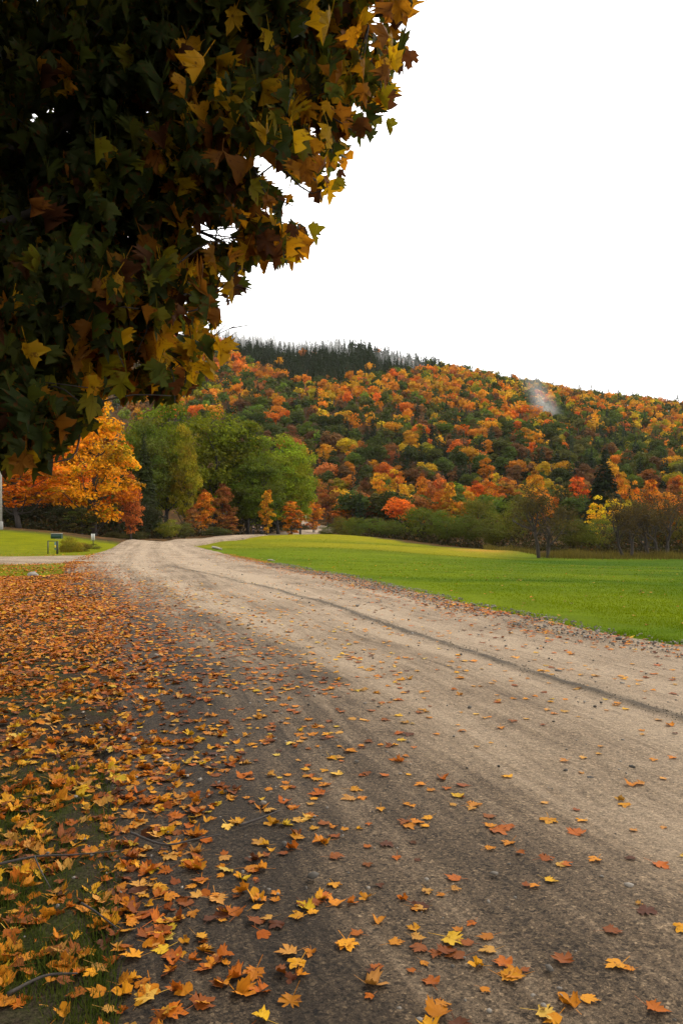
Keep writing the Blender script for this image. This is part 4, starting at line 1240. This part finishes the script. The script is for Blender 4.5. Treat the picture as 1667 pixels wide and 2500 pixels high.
# fallen twigs in the foreground
def ground_twig(pp_, rad_, label, side=None):
    q = np.array([on_ground(*p) for p in pp_]); q[:, 2] += rad_ + .05
    c0 = q.mean(0)
    mb = MB(); mb.tube(catmull(q - c0, 14), rad_ * np.linspace(1, .45, 14), 6)
    if side is not None:
        s_ = np.array([on_ground(*p) for p in side]); s_[:, 2] += rad_ + .055
        mb.tube(catmull(s_ - c0, 7), rad_ * np.linspace(.7, .3, 7), 5)
    tag(link('fallen_twig', mb.build('fallen_twig', M_twig, True), loc=c0), label, 'twig', 'fallen twigs on the verge')
ground_twig([(-30, 2148), (90, 2122), (180, 2118), (290, 2108)], .006, 'long dark twig lying flat among leaves on the verge', [(85, 2124), (100, 2160), (124, 2204)])
ground_twig([(200, 2240), (235, 2262), (285, 2302)], .005, 'bent dark twig on the gravel shoulder')
ground_twig([(320, 2062), (400, 2092), (470, 2080), (540, 2066)], .006, 'thin curved twig crossing the leafy gravel shoulder')
ground_twig([(585, 2044), (640, 2024), (682, 2006)], .007, 'short straight dark twig at the road side of the leaves')
ground_twig([(20, 2470), (110, 2425), (190, 2418)], .006, 'dark twig half under leaves in the bottom corner')

# ------------------------------------------------------------------ mailbox, marker boards, utility pole
M_green = simple_mat('mailbox_green', (.012, .045, .032), .45, var=.2, scale=6)
M_black = simple_mat('black_iron', (.012, .012, .012), .5, var=.3)
M_white = simple_mat('white_paint', (.5, .49, .44), .6, var=.08)
M_blue = simple_mat('blue_plastic', (.03, .11, .18), .5, var=.2)
M_yel = simple_mat('yellow_paint', (.65, .42, .03), .5, var=.1)
M_pole = simple_mat('pole_wood', (.27, .25, .22), .9, var=.3, scale=10, bump=.01)
M_conc = simple_mat('concrete', (.2, .19, .17), .9, var=.2)
p = on_ground(137, 1352)
mbx = link('mailbox', None, loc=p)
tag(mbx, 'dark green mailbox on a post with black iron bracket by the side track', 'mailbox')
sm = p[1] / FPX
def arch_box(L, w, h_):
    mb = MB()
    th = np.linspace(0, math.pi, 9)
    prof_ = [(-w / 2, 0)] + [(-math.cos(t) * w / 2, h_ - w / 2 * .55 + math.sin(t) * w / 2 * .55) for t in th] + [(w / 2, 0)]
    m = len(prof_)
    v = [(-L / 2, a, b_) for a, b_ in prof_] + [(L / 2, a, b_) for a, b_ in prof_]
    f = [[i, (i + 1) % m, m + (i + 1) % m, m + i] for i in range(m)]
    mb.add(np.array(v), f)
    for s in (0, m):
        cen = np.array([[(-L / 2 if s == 0 else L / 2), 0, h_ * .4]])
        mb.add(np.vstack([np.array(v)[s:s + m], cen]), [[i, (i + 1) % m, m] for i in range(m)])
    return mb
o = link('box', arch_box(25 * sm, .28, 12 * sm).build('mailbox_box', M_green), mbx, loc=(3 * sm, 0, 37 * sm))
ob = MB(); ob.box((0, 0, 0), (25.5 * sm, .30, .8 * sm)); link('rim', ob.build('mailbox_rim', M_white), mbx, loc=(3 * sm, 0, 49.6 * sm))
ob = MB(); ob.box((0, 0, 0), (9 * sm, .2, 1.3 * sm)); link('base_plate', ob.build('mailbox_base', M_white), mbx, loc=(5 * sm, 0, 36.1 * sm))
ob = MB(); ob.box((0, 0, 0), (.012, .27, 11 * sm)); ob.box((-.03, 0, 3.5 * sm), (.04, .05, .02)); link('door', ob.build('mailbox_door', M_green), mbx, loc=(3 * sm - 12.9 * sm, 0, 43 * sm))
ob = MB(); ob.box((0, 0, 17.2 * sm - .1), (.09, .09, 36.0 * sm)); link('post', ob.build('mailbox_post', M_black), mbx, loc=(3 * sm, .06, 0))
ob = MB(); ob.box((-17 * sm, 0, 13.5 * sm), (2.1 * sm, .06, 37 * sm)); ob.box((-7 * sm, 0, 31 * sm), (18 * sm, .05, 1.6 * sm)); link('bracket', ob.build('mailbox_bracket', M_black), mbx, loc=(-1.0 * sm, -.05, 0))
ob = MB(); ob.tube([(0, 0, 0), (0, 0, 20 * sm)], [1.4 * sm, 1.4 * sm], 8); tb = link('newspaper_tube', ob.build('newspaper_tube', M_blue), mbx, loc=(.4 * sm, -.10, 9 * sm))
tb['label'] = 'blue tube hanging under the box'
ob = MB(); ob.tube([(0, 0, 0), (0, 0, 6 * sm)], [1.5 * sm, 1.5 * sm], 8); link('yellow_band', ob.build('yellow_band', M_yel), tb, loc=(0, 0, 6 * sm))

d0 = 58.0
loc, _h = fit(228, d0, 1300)
sgn = link('marker_sign', None, loc=loc)
tag(sgn, 'white double board marker sign at the forest edge', 'sign')
zt = CAM_H + (HY - 1303) / FPX * d0 - loc[2]; zb = CAM_H + (HY - 1319) / FPX * d0 - loc[2]
for xx in (-2.6, 2.6):
    ob = MB(); ob.box((xx * d0 / FPX, 0, (zt + zb) / 2), (3.6 * d0 / FPX, .025, zt - zb)); link('board', ob.build('marker_board', M_white), sgn)
ob = MB(); ob.box((0, .05, zt / 2 - .1), (.05, .05, zt + .1)); link('post', ob.build('marker_post', M_black), sgn)
ob = MB(); ob.box((0, .02, (zt + zb) / 2), (1.5 * d0 / FPX, .02, zt - zb)); link('backing', ob.build('marker_backing', M_black), sgn)

loc, _h = fit(-1, 63, 900)
pole = link('utility_pole', None, loc=loc)
tag(pole, 'grey utility pole with pale base beyond the lawn', 'pole')
ob = MB(); ob.tube([(0, 0, -.3), (0, 0, 4), (0, 0, 9.0)], [.24, .21, .16], 12); link('shaft', ob.build('pole_shaft', M_pole, True), pole)
ob = MB(); ob.tube([(0, 0, -.3), (0, 0, .62)], [.31, .29], 12); link('base_collar', ob.build('pole_collar', M_conc), pole)

# ------------------------------------------------------------------ two walkers on the road
M_skin = simple_mat('skin', (.45, .28, .2), .6, var=.05)
M_cloth = [simple_mat('black_cloth', (.012, .012, .014), .9), simple_mat('navy_cloth', (.014, .016, .024), .9)]
M_trs = simple_mat('dark_trousers', (.016, .015, .018), .9)
M_hair = simple_mat('brown_hair', (.03, .02, .012), .7)
M_shoe = simple_mat('pale_shoes', (.55, .52, .48), .7)
def skin_mesh(name, joints, edges, mat, root=0, sub=1):
    me = bpy.data.meshes.new(name)
    me.from_pydata([j[0] for j in joints], edges, [])
    o = bpy.data.objects.new(name, me); COL.objects.link(o)
    md = o.modifiers.new('skin', 'SKIN'); md.use_smooth_shade = True
    for v_, j in zip(me.skin_vertices[0].data, joints):
        v_.radius = j[1] if hasattr(j[1], '__len__') else (j[1], j[1])
    me.skin_vertices[0].data[root].use_root = True
    s_ = o.modifiers.new('sub', 'SUBSURF'); s_.levels = sub; s_.render_levels = sub
    dg = bpy.context.evaluated_depsgraph_get()
    m2 = bpy.data.meshes.new_from_object(o.evaluated_get(dg))
    bpy.data.objects.remove(o)
    m2.materials.clear(); m2.materials.append(mat)
    return m2
def person(px, d, label, step, cloth):
    x0 = (px - CX) / FPX * d
    e = link('person', None, loc=(x0, d, gz(x0, d) + .03 + .0011 * d), rotz=.25)
    tag(e, label, 'person', 'walkers on the road')
    s = step
    J = [((0, 0, .95), (.15, .10)), ((0, 0, 1.15), (.13, .09)), ((0, .01, 1.38), (.17, .10)), ((0, .01, 1.50), .06), ((0, 0, 1.60), (.085, .10)), ((0, 0, 1.70), (.075, .09)),
         ((.10, 0, .90), .09), ((.11, .14 * s, .50), .06), ((.11, -.02 + .10 * s, .09), .04), ((.12, -.14 + .10 * s, .04), .035),
         ((-.10, 0, .90), .09), ((-.11, -.10 * s, .50), .06), ((-.11, -.26 * s, .10), .04), ((-.12, -.38 * s, .05), .035),
         ((.20, .01, 1.42), .06), ((.26, -.06 * s, 1.15), .045), ((.27, -.20 * s, .94), .035), ((.27, -.25 * s, .86), (.03, .04)),
         ((-.20, .01, 1.42), .06), ((-.26, .08 * s, 1.15), .045), ((-.27, .02 * s, .92), .035), ((-.27, .01 * s, .84), (.03, .04))]
    E = [(0, 1), (1, 2), (2, 3), (3, 4), (4, 5), (0, 6), (6, 7), (7, 8), (8, 9), (0, 10), (10, 11), (11, 12), (12, 13), (2, 14), (14, 15), (15, 16), (16, 17), (2, 18), (18, 19), (19, 20), (20, 21)]
    for h_ in (17, 21):
        hp = np.array(J[h_][0])
        for q in range(5):
            b0 = len(J)
            off_ = np.array([0, (q - 2) * .018, -.02 if q else .03])
            J.append((tuple(hp + off_ + np.array([0, 0, -.03])), .010)); E.append((h_, b0))
            J.append((tuple(hp + off_ * 1.2 + np.array([0, -.01, -.075])), .008)); E.append((b0, b0 + 1))
    link('body', skin_mesh('person_body', J, E, M_skin), e)
    def sub_(ids, edges, add, mat, nm):
        m = {k: i for i, k in enumerate(ids)}
        jj = [(J[k][0], tuple(np.array(J[k][1] if hasattr(J[k][1], '__len__') else (J[k][1],) * 2) + add)) for k in ids]
        link(nm, skin_mesh(nm, jj, [(m[a], m[b_]) for a, b_ in edges], mat), e)
    sub_([0, 1, 2, 14, 15, 16, 18, 19, 20], [(0, 1), (1, 2), (2, 14), (14, 15), (15, 16), (2, 18), (18, 19), (19, 20)], .025, M_cloth[cloth], 'jacket')
    sub_([0, 6, 7, 8, 10, 11, 12], [(0, 6), (6, 7), (7, 8), (0, 10), (10, 11), (11, 12)], .022, M_trs, 'trousers')
    for a, b_ in ((8, 9), (12, 13)):
        sub_([a, b_], [(a, b_)], .02, M_shoe, 'shoe')
    hj = [((0, .02, 1.66), (.09, .10)), ((0, .03, 1.73), (.085, .095))]
    link('hair', skin_mesh('person_hair', hj, [(0, 1)], M_hair), e)
person(619, 133, 'person in black walking on the road, nearer the sapling trunks', 1.0, 0)
person(638, 134, 'person in dark navy walking on the road beside the field corner', -1.0, 1)

# ------------------------------------------------------------------ the overhanging maple
SIL = np.array([(-4000, -4000), (1060, -4000), (1026, 0), (1021, 32), (962, 85), (1008, 138), (1005, 218), (973, 239), (962, 287), (914, 330), (866, 340), (874, 383), (829, 399), (829, 425), (808, 505), (765, 478), (744, 484), (734, 510), (765, 537), (785, 608), (734, 601), (734, 627), (691, 668), (654, 643), (627, 648), (617, 672), (585, 686), (590, 704), (553, 702), (550, 765), (532, 795), (500, 781), (500, 803), (550, 850), (542, 898), (521, 920), (500, 893), (494, 920), (468, 941), (447, 983), (404, 987), (361, 962), (319, 983), (287, 994), (218, 994), (225, 1047), (204, 1068), (204, 1143), (159, 1127), (96, 1161), (53, 1169), (0, 1148), (-4000, 1500)], float)
HOLES = [np.array(q, float) * 1.0631 for q in ([(562, 352), (625, 350), (640, 400), (705, 405), (700, 440), (640, 440), (600, 405), (572, 385)], [(430, 530), (480, 508), (545, 515), (532, 560), (470, 562)], [(846, 20), (878, 8), (870, 70), (852, 100)], [(448, 575), (474, 590), (462, 640), (450, 630)], [(395, 745), (425, 760), (420, 800), (392, 790)], [(276, 520), (312, 535), (300, 560), (280, 550)], [(792, 225), (815, 240), (802, 270)])]
TURN = np.array([(480, 190, 75), (405, 360, 80), (440, 410, 70), (555, 345, 70), (385, 660, 40), (660, 400, 70), (530, 560, 60), (130, 200, 60), (330, 250, 45), (290, 880, 130), (30, 820, 60)], float)
def in_poly(px, py, poly):
    c = np.zeros(px.shape, bool)
    j = len(poly) - 1
    for i in range(len(poly)):
        xi, yi = poly[i]; xj, yj = poly[j]
        c ^= ((yi > py) != (yj > py)) & (px < (xj - xi) * (py - yi) / (yj - yi + 1e-9) + xi)
        j = i
    return c
tr_ = np.random.default_rng(63)
TB = np.array([-4.3, 4.2, 0.0])
maple = link('overhanging_maple', None, loc=(TB[0], TB[1], gz(TB[0], TB[1])))
tag(maple, 'large leafy maple overhanging the road with green, yellow and rust leaves', 'tree')
MO = np.array(maple.location)
def mpart(name, me):
    return link(name, me, maple, loc=-MO)
mb = MB()
zt = np.linspace(-.3, 8.5, 12)
trunk_pts = np.column_stack([TB[0] + .25 * np.sin(zt * .4), TB[1] + .15 * np.sin(zt * .5), zt])
mb.tube(trunk_pts, .30 * (1 - .85 * np.linspace(0, 1, 12)) + .02, 14)
mpart('trunk', mb.build('maple_trunk', M_bark, True))
def tp_(z): return np.array([np.interp(z, zt, trunk_pts[:, i]) for i in range(3)])
limbs = [  # (start height on the trunk, [(px, py, d)...], start radius)
    (2.2, [(100, 335, 3.1), (300, 200, 3.05), (430, 100, 3.0), (560, 0, 2.95), (760, -160, 2.9)], .030),
    (2.1, [(60, 470, 3.3), (330, 365, 3.2), (480, 310, 3.1), (660, 265, 3.0), (800, 215, 2.95), (900, 170, 2.9)], .022),
    (2.0, [(80, 520, 3.0), (280, 450, 2.95), (430, 400, 2.9), (590, 345, 2.9), (690, 395, 2.95), (770, 440, 3.0)], .018),
    (1.9, [(40, 560, 3.5), (280, 475, 3.4), (420, 480, 3.3), (540, 500, 3.3), (650, 545, 3.3), (730, 555, 3.3)], .016),
    (1.85, [(20, 800, 2.8), (150, 755, 2.8), (280, 712, 2.8), (400, 690, 2.8), (480, 730, 2.85)], .014),
    (1.8, [(60, 770, 3.2), (280, 705, 3.1), (400, 650, 3.1), (520, 620, 3.1), (600, 660, 3.1)], .014),
    (1.7, [(-150, 1000, 2.8), (0, 960, 2.7), (70, 935, 2.7), (150, 1010, 2.7), (200, 1040, 2.7)], .010),
    (1.8, [(-60, 920, 3.3), (100, 880, 3.2), (230, 850, 3.1), (350, 830, 3.1), (440, 880, 3.1)], .012),
    (2.5, [(150, 90, 3.3), (400, 35, 3.2), (600, 22, 3.2), (800, 40, 3.1), (960, 30, 3.1), (1040, -20, 3.1)], .018),
    (2.4, [(200, 260, 3.6), (440, 160, 3.5), (560, 130, 3.5), (720, 150, 3.4), (850, 165, 3.4), (960, 140, 3.4)], .016),
    (1.95, [(0, 640, 3.9), (180, 600, 3.8), (330, 590, 3.7), (460, 560, 3.7), (560, 600, 3.7), (620, 620, 3.7)], .016),
    (2.2, [(0, 380, 4.3), (250, 330, 4.2), (500, 260, 4.1), (700, 260, 4.1), (860, 290, 4.1)], .018),
    (2.6, [(0, 150, 4.2), (300, 60, 4.1), (600, 40, 4.0), (850, 80, 4.0)], .018),
    (1.8, [(0, 900, 4.0), (150, 850, 3.9), (280, 830, 3.9), (400, 810, 3.9), (500, 840, 3.9)], .014),
]
skel = []        # (points, outwardness) where leaves may hang
for z0, pp_, r0 in limbs:
    q = np.vstack([tp_(z0), (tp_(z0) + P(*pp_[0])) / 2 + np.array([0, 0, .12]), [P(*a) for a in pp_]])
    c = catmull(q, 40)
    mb = MB(); mb.tube(c, r0 * np.linspace(1.3, .25, 40), 7)
    for k in range(8, 40, 1):
        L = tr_.uniform(.18, .5) * (1.1 - .4 * k / 40)
        dirv = unit(c[min(k + 1, 39)] - c[k - 1]) * .55 + unit(tr_.normal(size=3) * np.array([1, 1, .7])) * .8 + np.array([0, 0, -.15])
        e = c[k] + unit(dirv) * L
        t = catmull([c[k], (c[k] + e) / 2 + tr_.normal(size=3) * .03, e + np.array([0, 0, -.03])], 6)
        d_ = t[:, 1]; tx = CX + FPX * t[:, 0] / d_; ty = HY - (t[:, 2] - CAM_H) / d_ * FPX
        if not in_poly(tx, ty, SIL).all(): continue
        mb.tube(t, .0035 * np.linspace(1.2, .5, 6), 4)
        skel.append(t)
    skel.append(c[14:])
    mpart('branch', mb.build('maple_branch', M_twig, True))
for pp_ in ([(470, 850, 3.3), (520, 822, 3.35), (565, 800, 3.4), (612, 776, 3.45)], [(520, 822, 3.35), (545, 800, 3.38), (556, 782, 3.4)], [(560, 802, 3.4), (600, 795, 3.42), (632, 790, 3.44)]):
    mb = MB(); mb.tube(catmull([P(*a) for a in pp_], 12), .0022 * np.linspace(1.3, .4, 12), 5)
    mpart('bare_twig', mb.build('maple_bare_twig', M_twig, True))
# higher limbs that carry the crown over the road and the camera
over = [((-1.5, 1.0, 4.6), 3.2), ((-0.3, 2.6, 5.2), 3.8), ((-3.0, -1.8, 4.2), 3.0), ((-6.5, 1.0, 4.0), 2.8), ((-7.5, 5.5, 4.4), 3.2), ((-5.5, 8.2, 4.6), 3.4), ((-1.6, 7.0, 6.0), 4.5), ((-0.4, -0.8, 5.6), 4.2), ((-2.2, 3.2, 7.4), 5.2), ((-4.6, 2.0, 8.6), 6.2), ((-6.0, -2.2, 5.6), 4.6)]
ovl = []
for e, z0 in over:
    s0 = tp_(z0); e = np.array(e)
    c = catmull([s0, (s0 * .5 + e * .5) + np.array([0, 0, .5]), e], 16)
    mb = MB(); mb.tube(c, .075 * np.linspace(1, .15, 16), 7)
    mpart('branch', mb.build('maple_upper_branch', M_bark, True))
    ovl.append(c[5:])
# leaves hanging from the twigs
def visible_xy(p):
    d_ = np.maximum(p[:, 1], .01)
    return CX + FPX * p[:, 0] / d_, HY - (p[:, 2] - CAM_H) / d_ * FPX
base_pts = np.vstack(skel)
nl = 15000
k = tr_.integers(0, len(base_pts), nl)
lp = base_pts[k] + tr_.normal(size=(nl, 3)) * np.array([.10, .13, .07]) + np.array([0, 0, -.05])
# back layers filling the crown behind
nb_ = 13000
dB = tr_.uniform(3.6, 6.2, nb_); pxB = tr_.uniform(-260, 1050, nb_); pyB = tr_.uniform(-160, 1150, nb_)
lpB = np.column_stack([(pxB - CX) / FPX * dB, dB, CAM_H + (HY - pyB) / FPX * dB])
lp = np.vstack([lp, lpB])
qx, qy = visible_xy(lp)
wobx = (NF(qx * .018, qy * .018) - .5) * 90
shrink = tr_.uniform(-12, 26, len(lp)) + np.concatenate([np.zeros(nl), np.full(nb_, 22)])
ok = in_poly(qx + shrink, qy + shrink * .9, SIL) & (lp[:, 1] > 2.1) & (lp[:, 2] > 1.3)
for ho in HOLES:
    hc = ho.mean(0)
    ok &= ~in_poly(qx, qy, hc + (ho - hc) * (1 + 17 / np.linalg.norm(ho - hc, axis=1, keepdims=True)))
for _ in range(130):                                  # chinks where the white sky comes through
    c0 = np.array([tr_.uniform(60, 900), tr_.uniform(60, 900)])
    ok &= np.hypot(qx - c0[0], qy - c0[1]) > tr_.uniform(6, 21)
for a in SIL[3:46:1]:                                # bays bitten into the crown's outline
    for _ in range(1):
        c0 = a + np.array([-1, -.7]) * tr_.uniform(10, 120) + tr_.normal(size=2) * 40
        ok &= np.hypot(qx - c0[0], (qy - c0[1]) * tr_.uniform(.6, 1.4)) > tr_.uniform(8, 24)
# distance inside the silhouette, in pixels
edge_d = np.full(len(lp), 1e9)
for a, b_ in zip(SIL[2:-2], SIL[3:-1]):
    t = np.clip(((qx - a[0]) * (b_[0] - a[0]) + (qy - a[1]) * (b_[1] - a[1])) / ((b_ - a) ** 2).sum(), 0, 1)
    edge_d = np.minimum(edge_d, np.hypot(qx - a[0] - t * (b_[0] - a[0]), qy - a[1] - t * (b_[1] - a[1])))
fill = NG(qx * .012 + 5, qy * .012)
thin = np.clip(.42 + edge_d / 300, 0, 1) * np.where((edge_d < 170) & (fill > .66), .4, 1.0)
ok &= tr_.random(len(lp)) < thin
lp, edge_d, qx, qy = lp[ok], edge_d[ok], qx[ok], qy[ok]
n = len(lp); print('maple leaves in view', n)
yaw = tr_.random(n) * 6.28
tl = np.abs(tr_.normal(size=n)) * .32
# blade hangs: local -y... tip points down; normal roughly horizontal
nrm = unit(np.column_stack([np.cos(yaw), np.sin(yaw), .15 + tl]))
down = np.column_stack([tr_.normal(size=n) * .3, tr_.normal(size=n) * .3, -np.ones(n)])
ydir = unit(down - (down * nrm).sum(1, keepdims=True) * nrm)
xdir = np.cross(ydir, nrm)
ROTL = np.stack([xdir, ydir, nrm], -1)
LC = np.array([(.034, .046, .010), (.058, .072, .011), (.15, .135, .008), (.46, .28, .010), (.48, .23, .010), (.22, .090, .012), (.085, .034, .012), (.33, .145, .012)])
LN = ['dark green', 'green', 'yellow green', 'yellow', 'amber', 'rust', 'dark red brown', 'copper']
eo = np.clip(1.1 - edge_d / 430, 0, 1) * smooth(200, 520, qx + (qy < 900) * 60)
for tx_, ty_, tr0 in TURN:
    eo = np.maximum(eo, .85 * (np.hypot(qx - tx_, qy - ty_) < tr0) * (lp[:, 1] < 3.6))
w_in = np.array([.60, .27, .045, .01, .01, .02, .03, .015]); w_out = np.array([.16, .17, .15, .16, .11, .09, .09, .07])
ck = np.array([tr_.choice(8, p=w_in * (1 - e) + w_out * e) for e in eo])
lcol = LC[ck] * tr_.uniform(.75, 1.2, (n, 1)) * tr_.uniform(.93, 1.07, (n, 3))
lsz = tr_.uniform(.048, .098, n)
CURL = (.45, .7, .3, .9, .55, .8, .5, .9)
FOLD = (.2, .9, .5, 1.3, -.7, .7, 1.8, -1.2)
TM = [leaf_template(600 + i, cv, True, False, .5, FOLD[i]) for i, cv in enumerate(CURL)]
TMs = [leaf_template(620 + i, cv, False, True, .5, FOLD[i]) for i, cv in enumerate(CURL)]
which = tr_.integers(0, 8, n)
infr = (qx > 5) & (qy > 5)
order = np.argsort(np.where(infr, -lsz / lp[:, 1], 1))
sel = order[:300]; mask = np.zeros(n, bool); mask[sel] = True
lme = [make_mesh('maple_leaf', tv, tf, M_leaf_obj, col=np.ones((len(tv), 3)), uv=tuv, smooth_shade=True) for tv, tf, tuv in TM]
for i in sel:
    o = link('leaf', lme[which[i]], maple)
    o.matrix_local = Matrix.Translation(tuple(lp[i] - MO)) @ Matrix(ROTL[i].tolist()).to_4x4() @ Matrix.Scale(float(lsz[i]), 4)
    o.color = (*[float(q) for q in lcol[i]], 1)
q = ~mask
fo = mpart('foliage', scatter_mesh('maple_foliage', TM + TMs, (which + 8 * (lp[:, 1] > 3.7))[q], lp[q], ROTL[q], lsz[q], lcol[q], M_leaf_col)); fo['kind'] = 'stuff'
# unseen crown above and behind the camera, dense and large-leaved to shade the foreground
no_ = 17000
ob_ = np.vstack(ovl); k = tr_.integers(0, len(ob_), no_)
lp = ob_[k] + tr_.normal(size=(no_, 3)) * np.array([.75, .75, .5])
qx, qy = visible_xy(lp)
infr = (lp[:, 1] > .2) & (qx > -120) & (qx < 1780) & (qy > -120) & (qy < 2600)
lp = lp[~infr & (lp[:, 2] > 2.3)]
n = len(lp)
yaw = tr_.random(n) * 6.28
nrm = unit(np.column_stack([np.cos(yaw), np.sin(yaw), .4 + np.abs(tr_.normal(size=n)) * .7]))
RO = rot_from(nrm, tr_.random(n) * 6.28)
ck = tr_.choice(8, n, p=w_in * .6 + w_out * .4)
f2 = mpart('upper_foliage', scatter_mesh('maple_upper_foliage', TMs, tr_.integers(0, 8, n), lp, RO, tr_.uniform(.18, .27, n), LC[ck], M_leaf_col)); f2['kind'] = 'stuff'

# ------------------------------------------------------------------ mist and air
def mist(name, blobs, dens, label):
    """one soft wisp of mist: overlapping puffs in one closed hull"""
    m, nt, out = new_mat(name)
    h = N(nt)
    tc = h.n('ShaderNodeTexCoord').outputs['Generated']
    mpn = h.n('ShaderNodeMapping'); mpn.inputs['Location'].default_value = (-.5, -.5, -.5); h.l(tc, mpn.inputs['Vector'])
    ln = h.n('ShaderNodeVectorMath', operation='LENGTH'); h.l(mpn.outputs[0], ln.inputs[0])
    fall = h.mr(ln.outputs['Value'], .08, .5, 1.0, 0.0)
    geo = h.n('ShaderNodeNewGeometry').outputs['Position']
    nz = h.noise(.10, 4, .65, geo)
    dn = h.math('MULTIPLY', h.math('MULTIPLY', fall, h.math('POWER', fall, .6)), h.mr(nz, .30, .62, 0.0, dens))
    pv = h.n('ShaderNodeVolumePrincipled')
    pv.inputs['Color'].default_value = (.97, .97, .97, 1)
    h.l(dn, pv.inputs['Density'])
    h.l(pv.outputs[0], out.inputs['Volume'])
    a, b_, rx_, ry_, rz_, tiltz = blobs
    nu, nv = 20, 12
    v, f = [], []
    for i in range(nv + 1):
        for j in range(nu):
            th = i / nv * math.pi; ph = j / nu * 2 * math.pi
            v.append((math.sin(th) * math.cos(ph) * rx_, math.sin(th) * math.sin(ph) * ry_, math.cos(th) * rz_))
    for i in range(nv):
        for j in range(nu):
            f.append((i * nu + j, (i + 1) * nu + j, (i + 1) * nu + (j + 1) % nu, i * nu + (j + 1) % nu))
    o = link('mist_wisp', make_mesh('mist_wisp', np.array(v), np.array(f), m, smooth_shade=True), loc=a)
    o.rotation_euler = (0, tiltz, 0)
    tag(o, label, 'mist', 'wisps of mist on the hill', 'stuff')
mist('mist_a', (P(640, 832, 590), 0, 66, 24, 11, .09), .075, 'pale bank of mist over the ridge')
mist('mist_b', (P(835, 862, 575), 0, 30, 14, 9, .72), .055, 'slanting wisp of mist on the dark spruces')
mist('mist_c', (P(975, 884, 560), 0, 24, 16, 10, .3), .05, 'small wisp of mist below the crest')
mist('mist_d', (P(1325, 985, 425), 0, 32, 14, 8, 1.12), .045, 'upright curl of mist rising from the slope')

m, nt, out = new_mat('haze_air')
h = N(nt)
pv = h.n('ShaderNodeVolumePrincipled')
pv.inputs['Color'].default_value = (.97, .97, .97, 1)
pv.inputs['Density'].default_value = 0.000035
h.l(pv.outputs[0], out.inputs['Volume'])
z_lo, z_hi = float(gzv.min()) - 1, float(gzv.max()) + 18
hb = MB(); hb.box((0, 0, 0), (4000, 4000, z_hi - z_lo))
hz_ = link('haze', hb.build('haze', m), loc=(0, 0, (z_lo + z_hi) / 2))
tag(hz_, 'thin damp air paling the far hill', 'haze', kind='stuff')
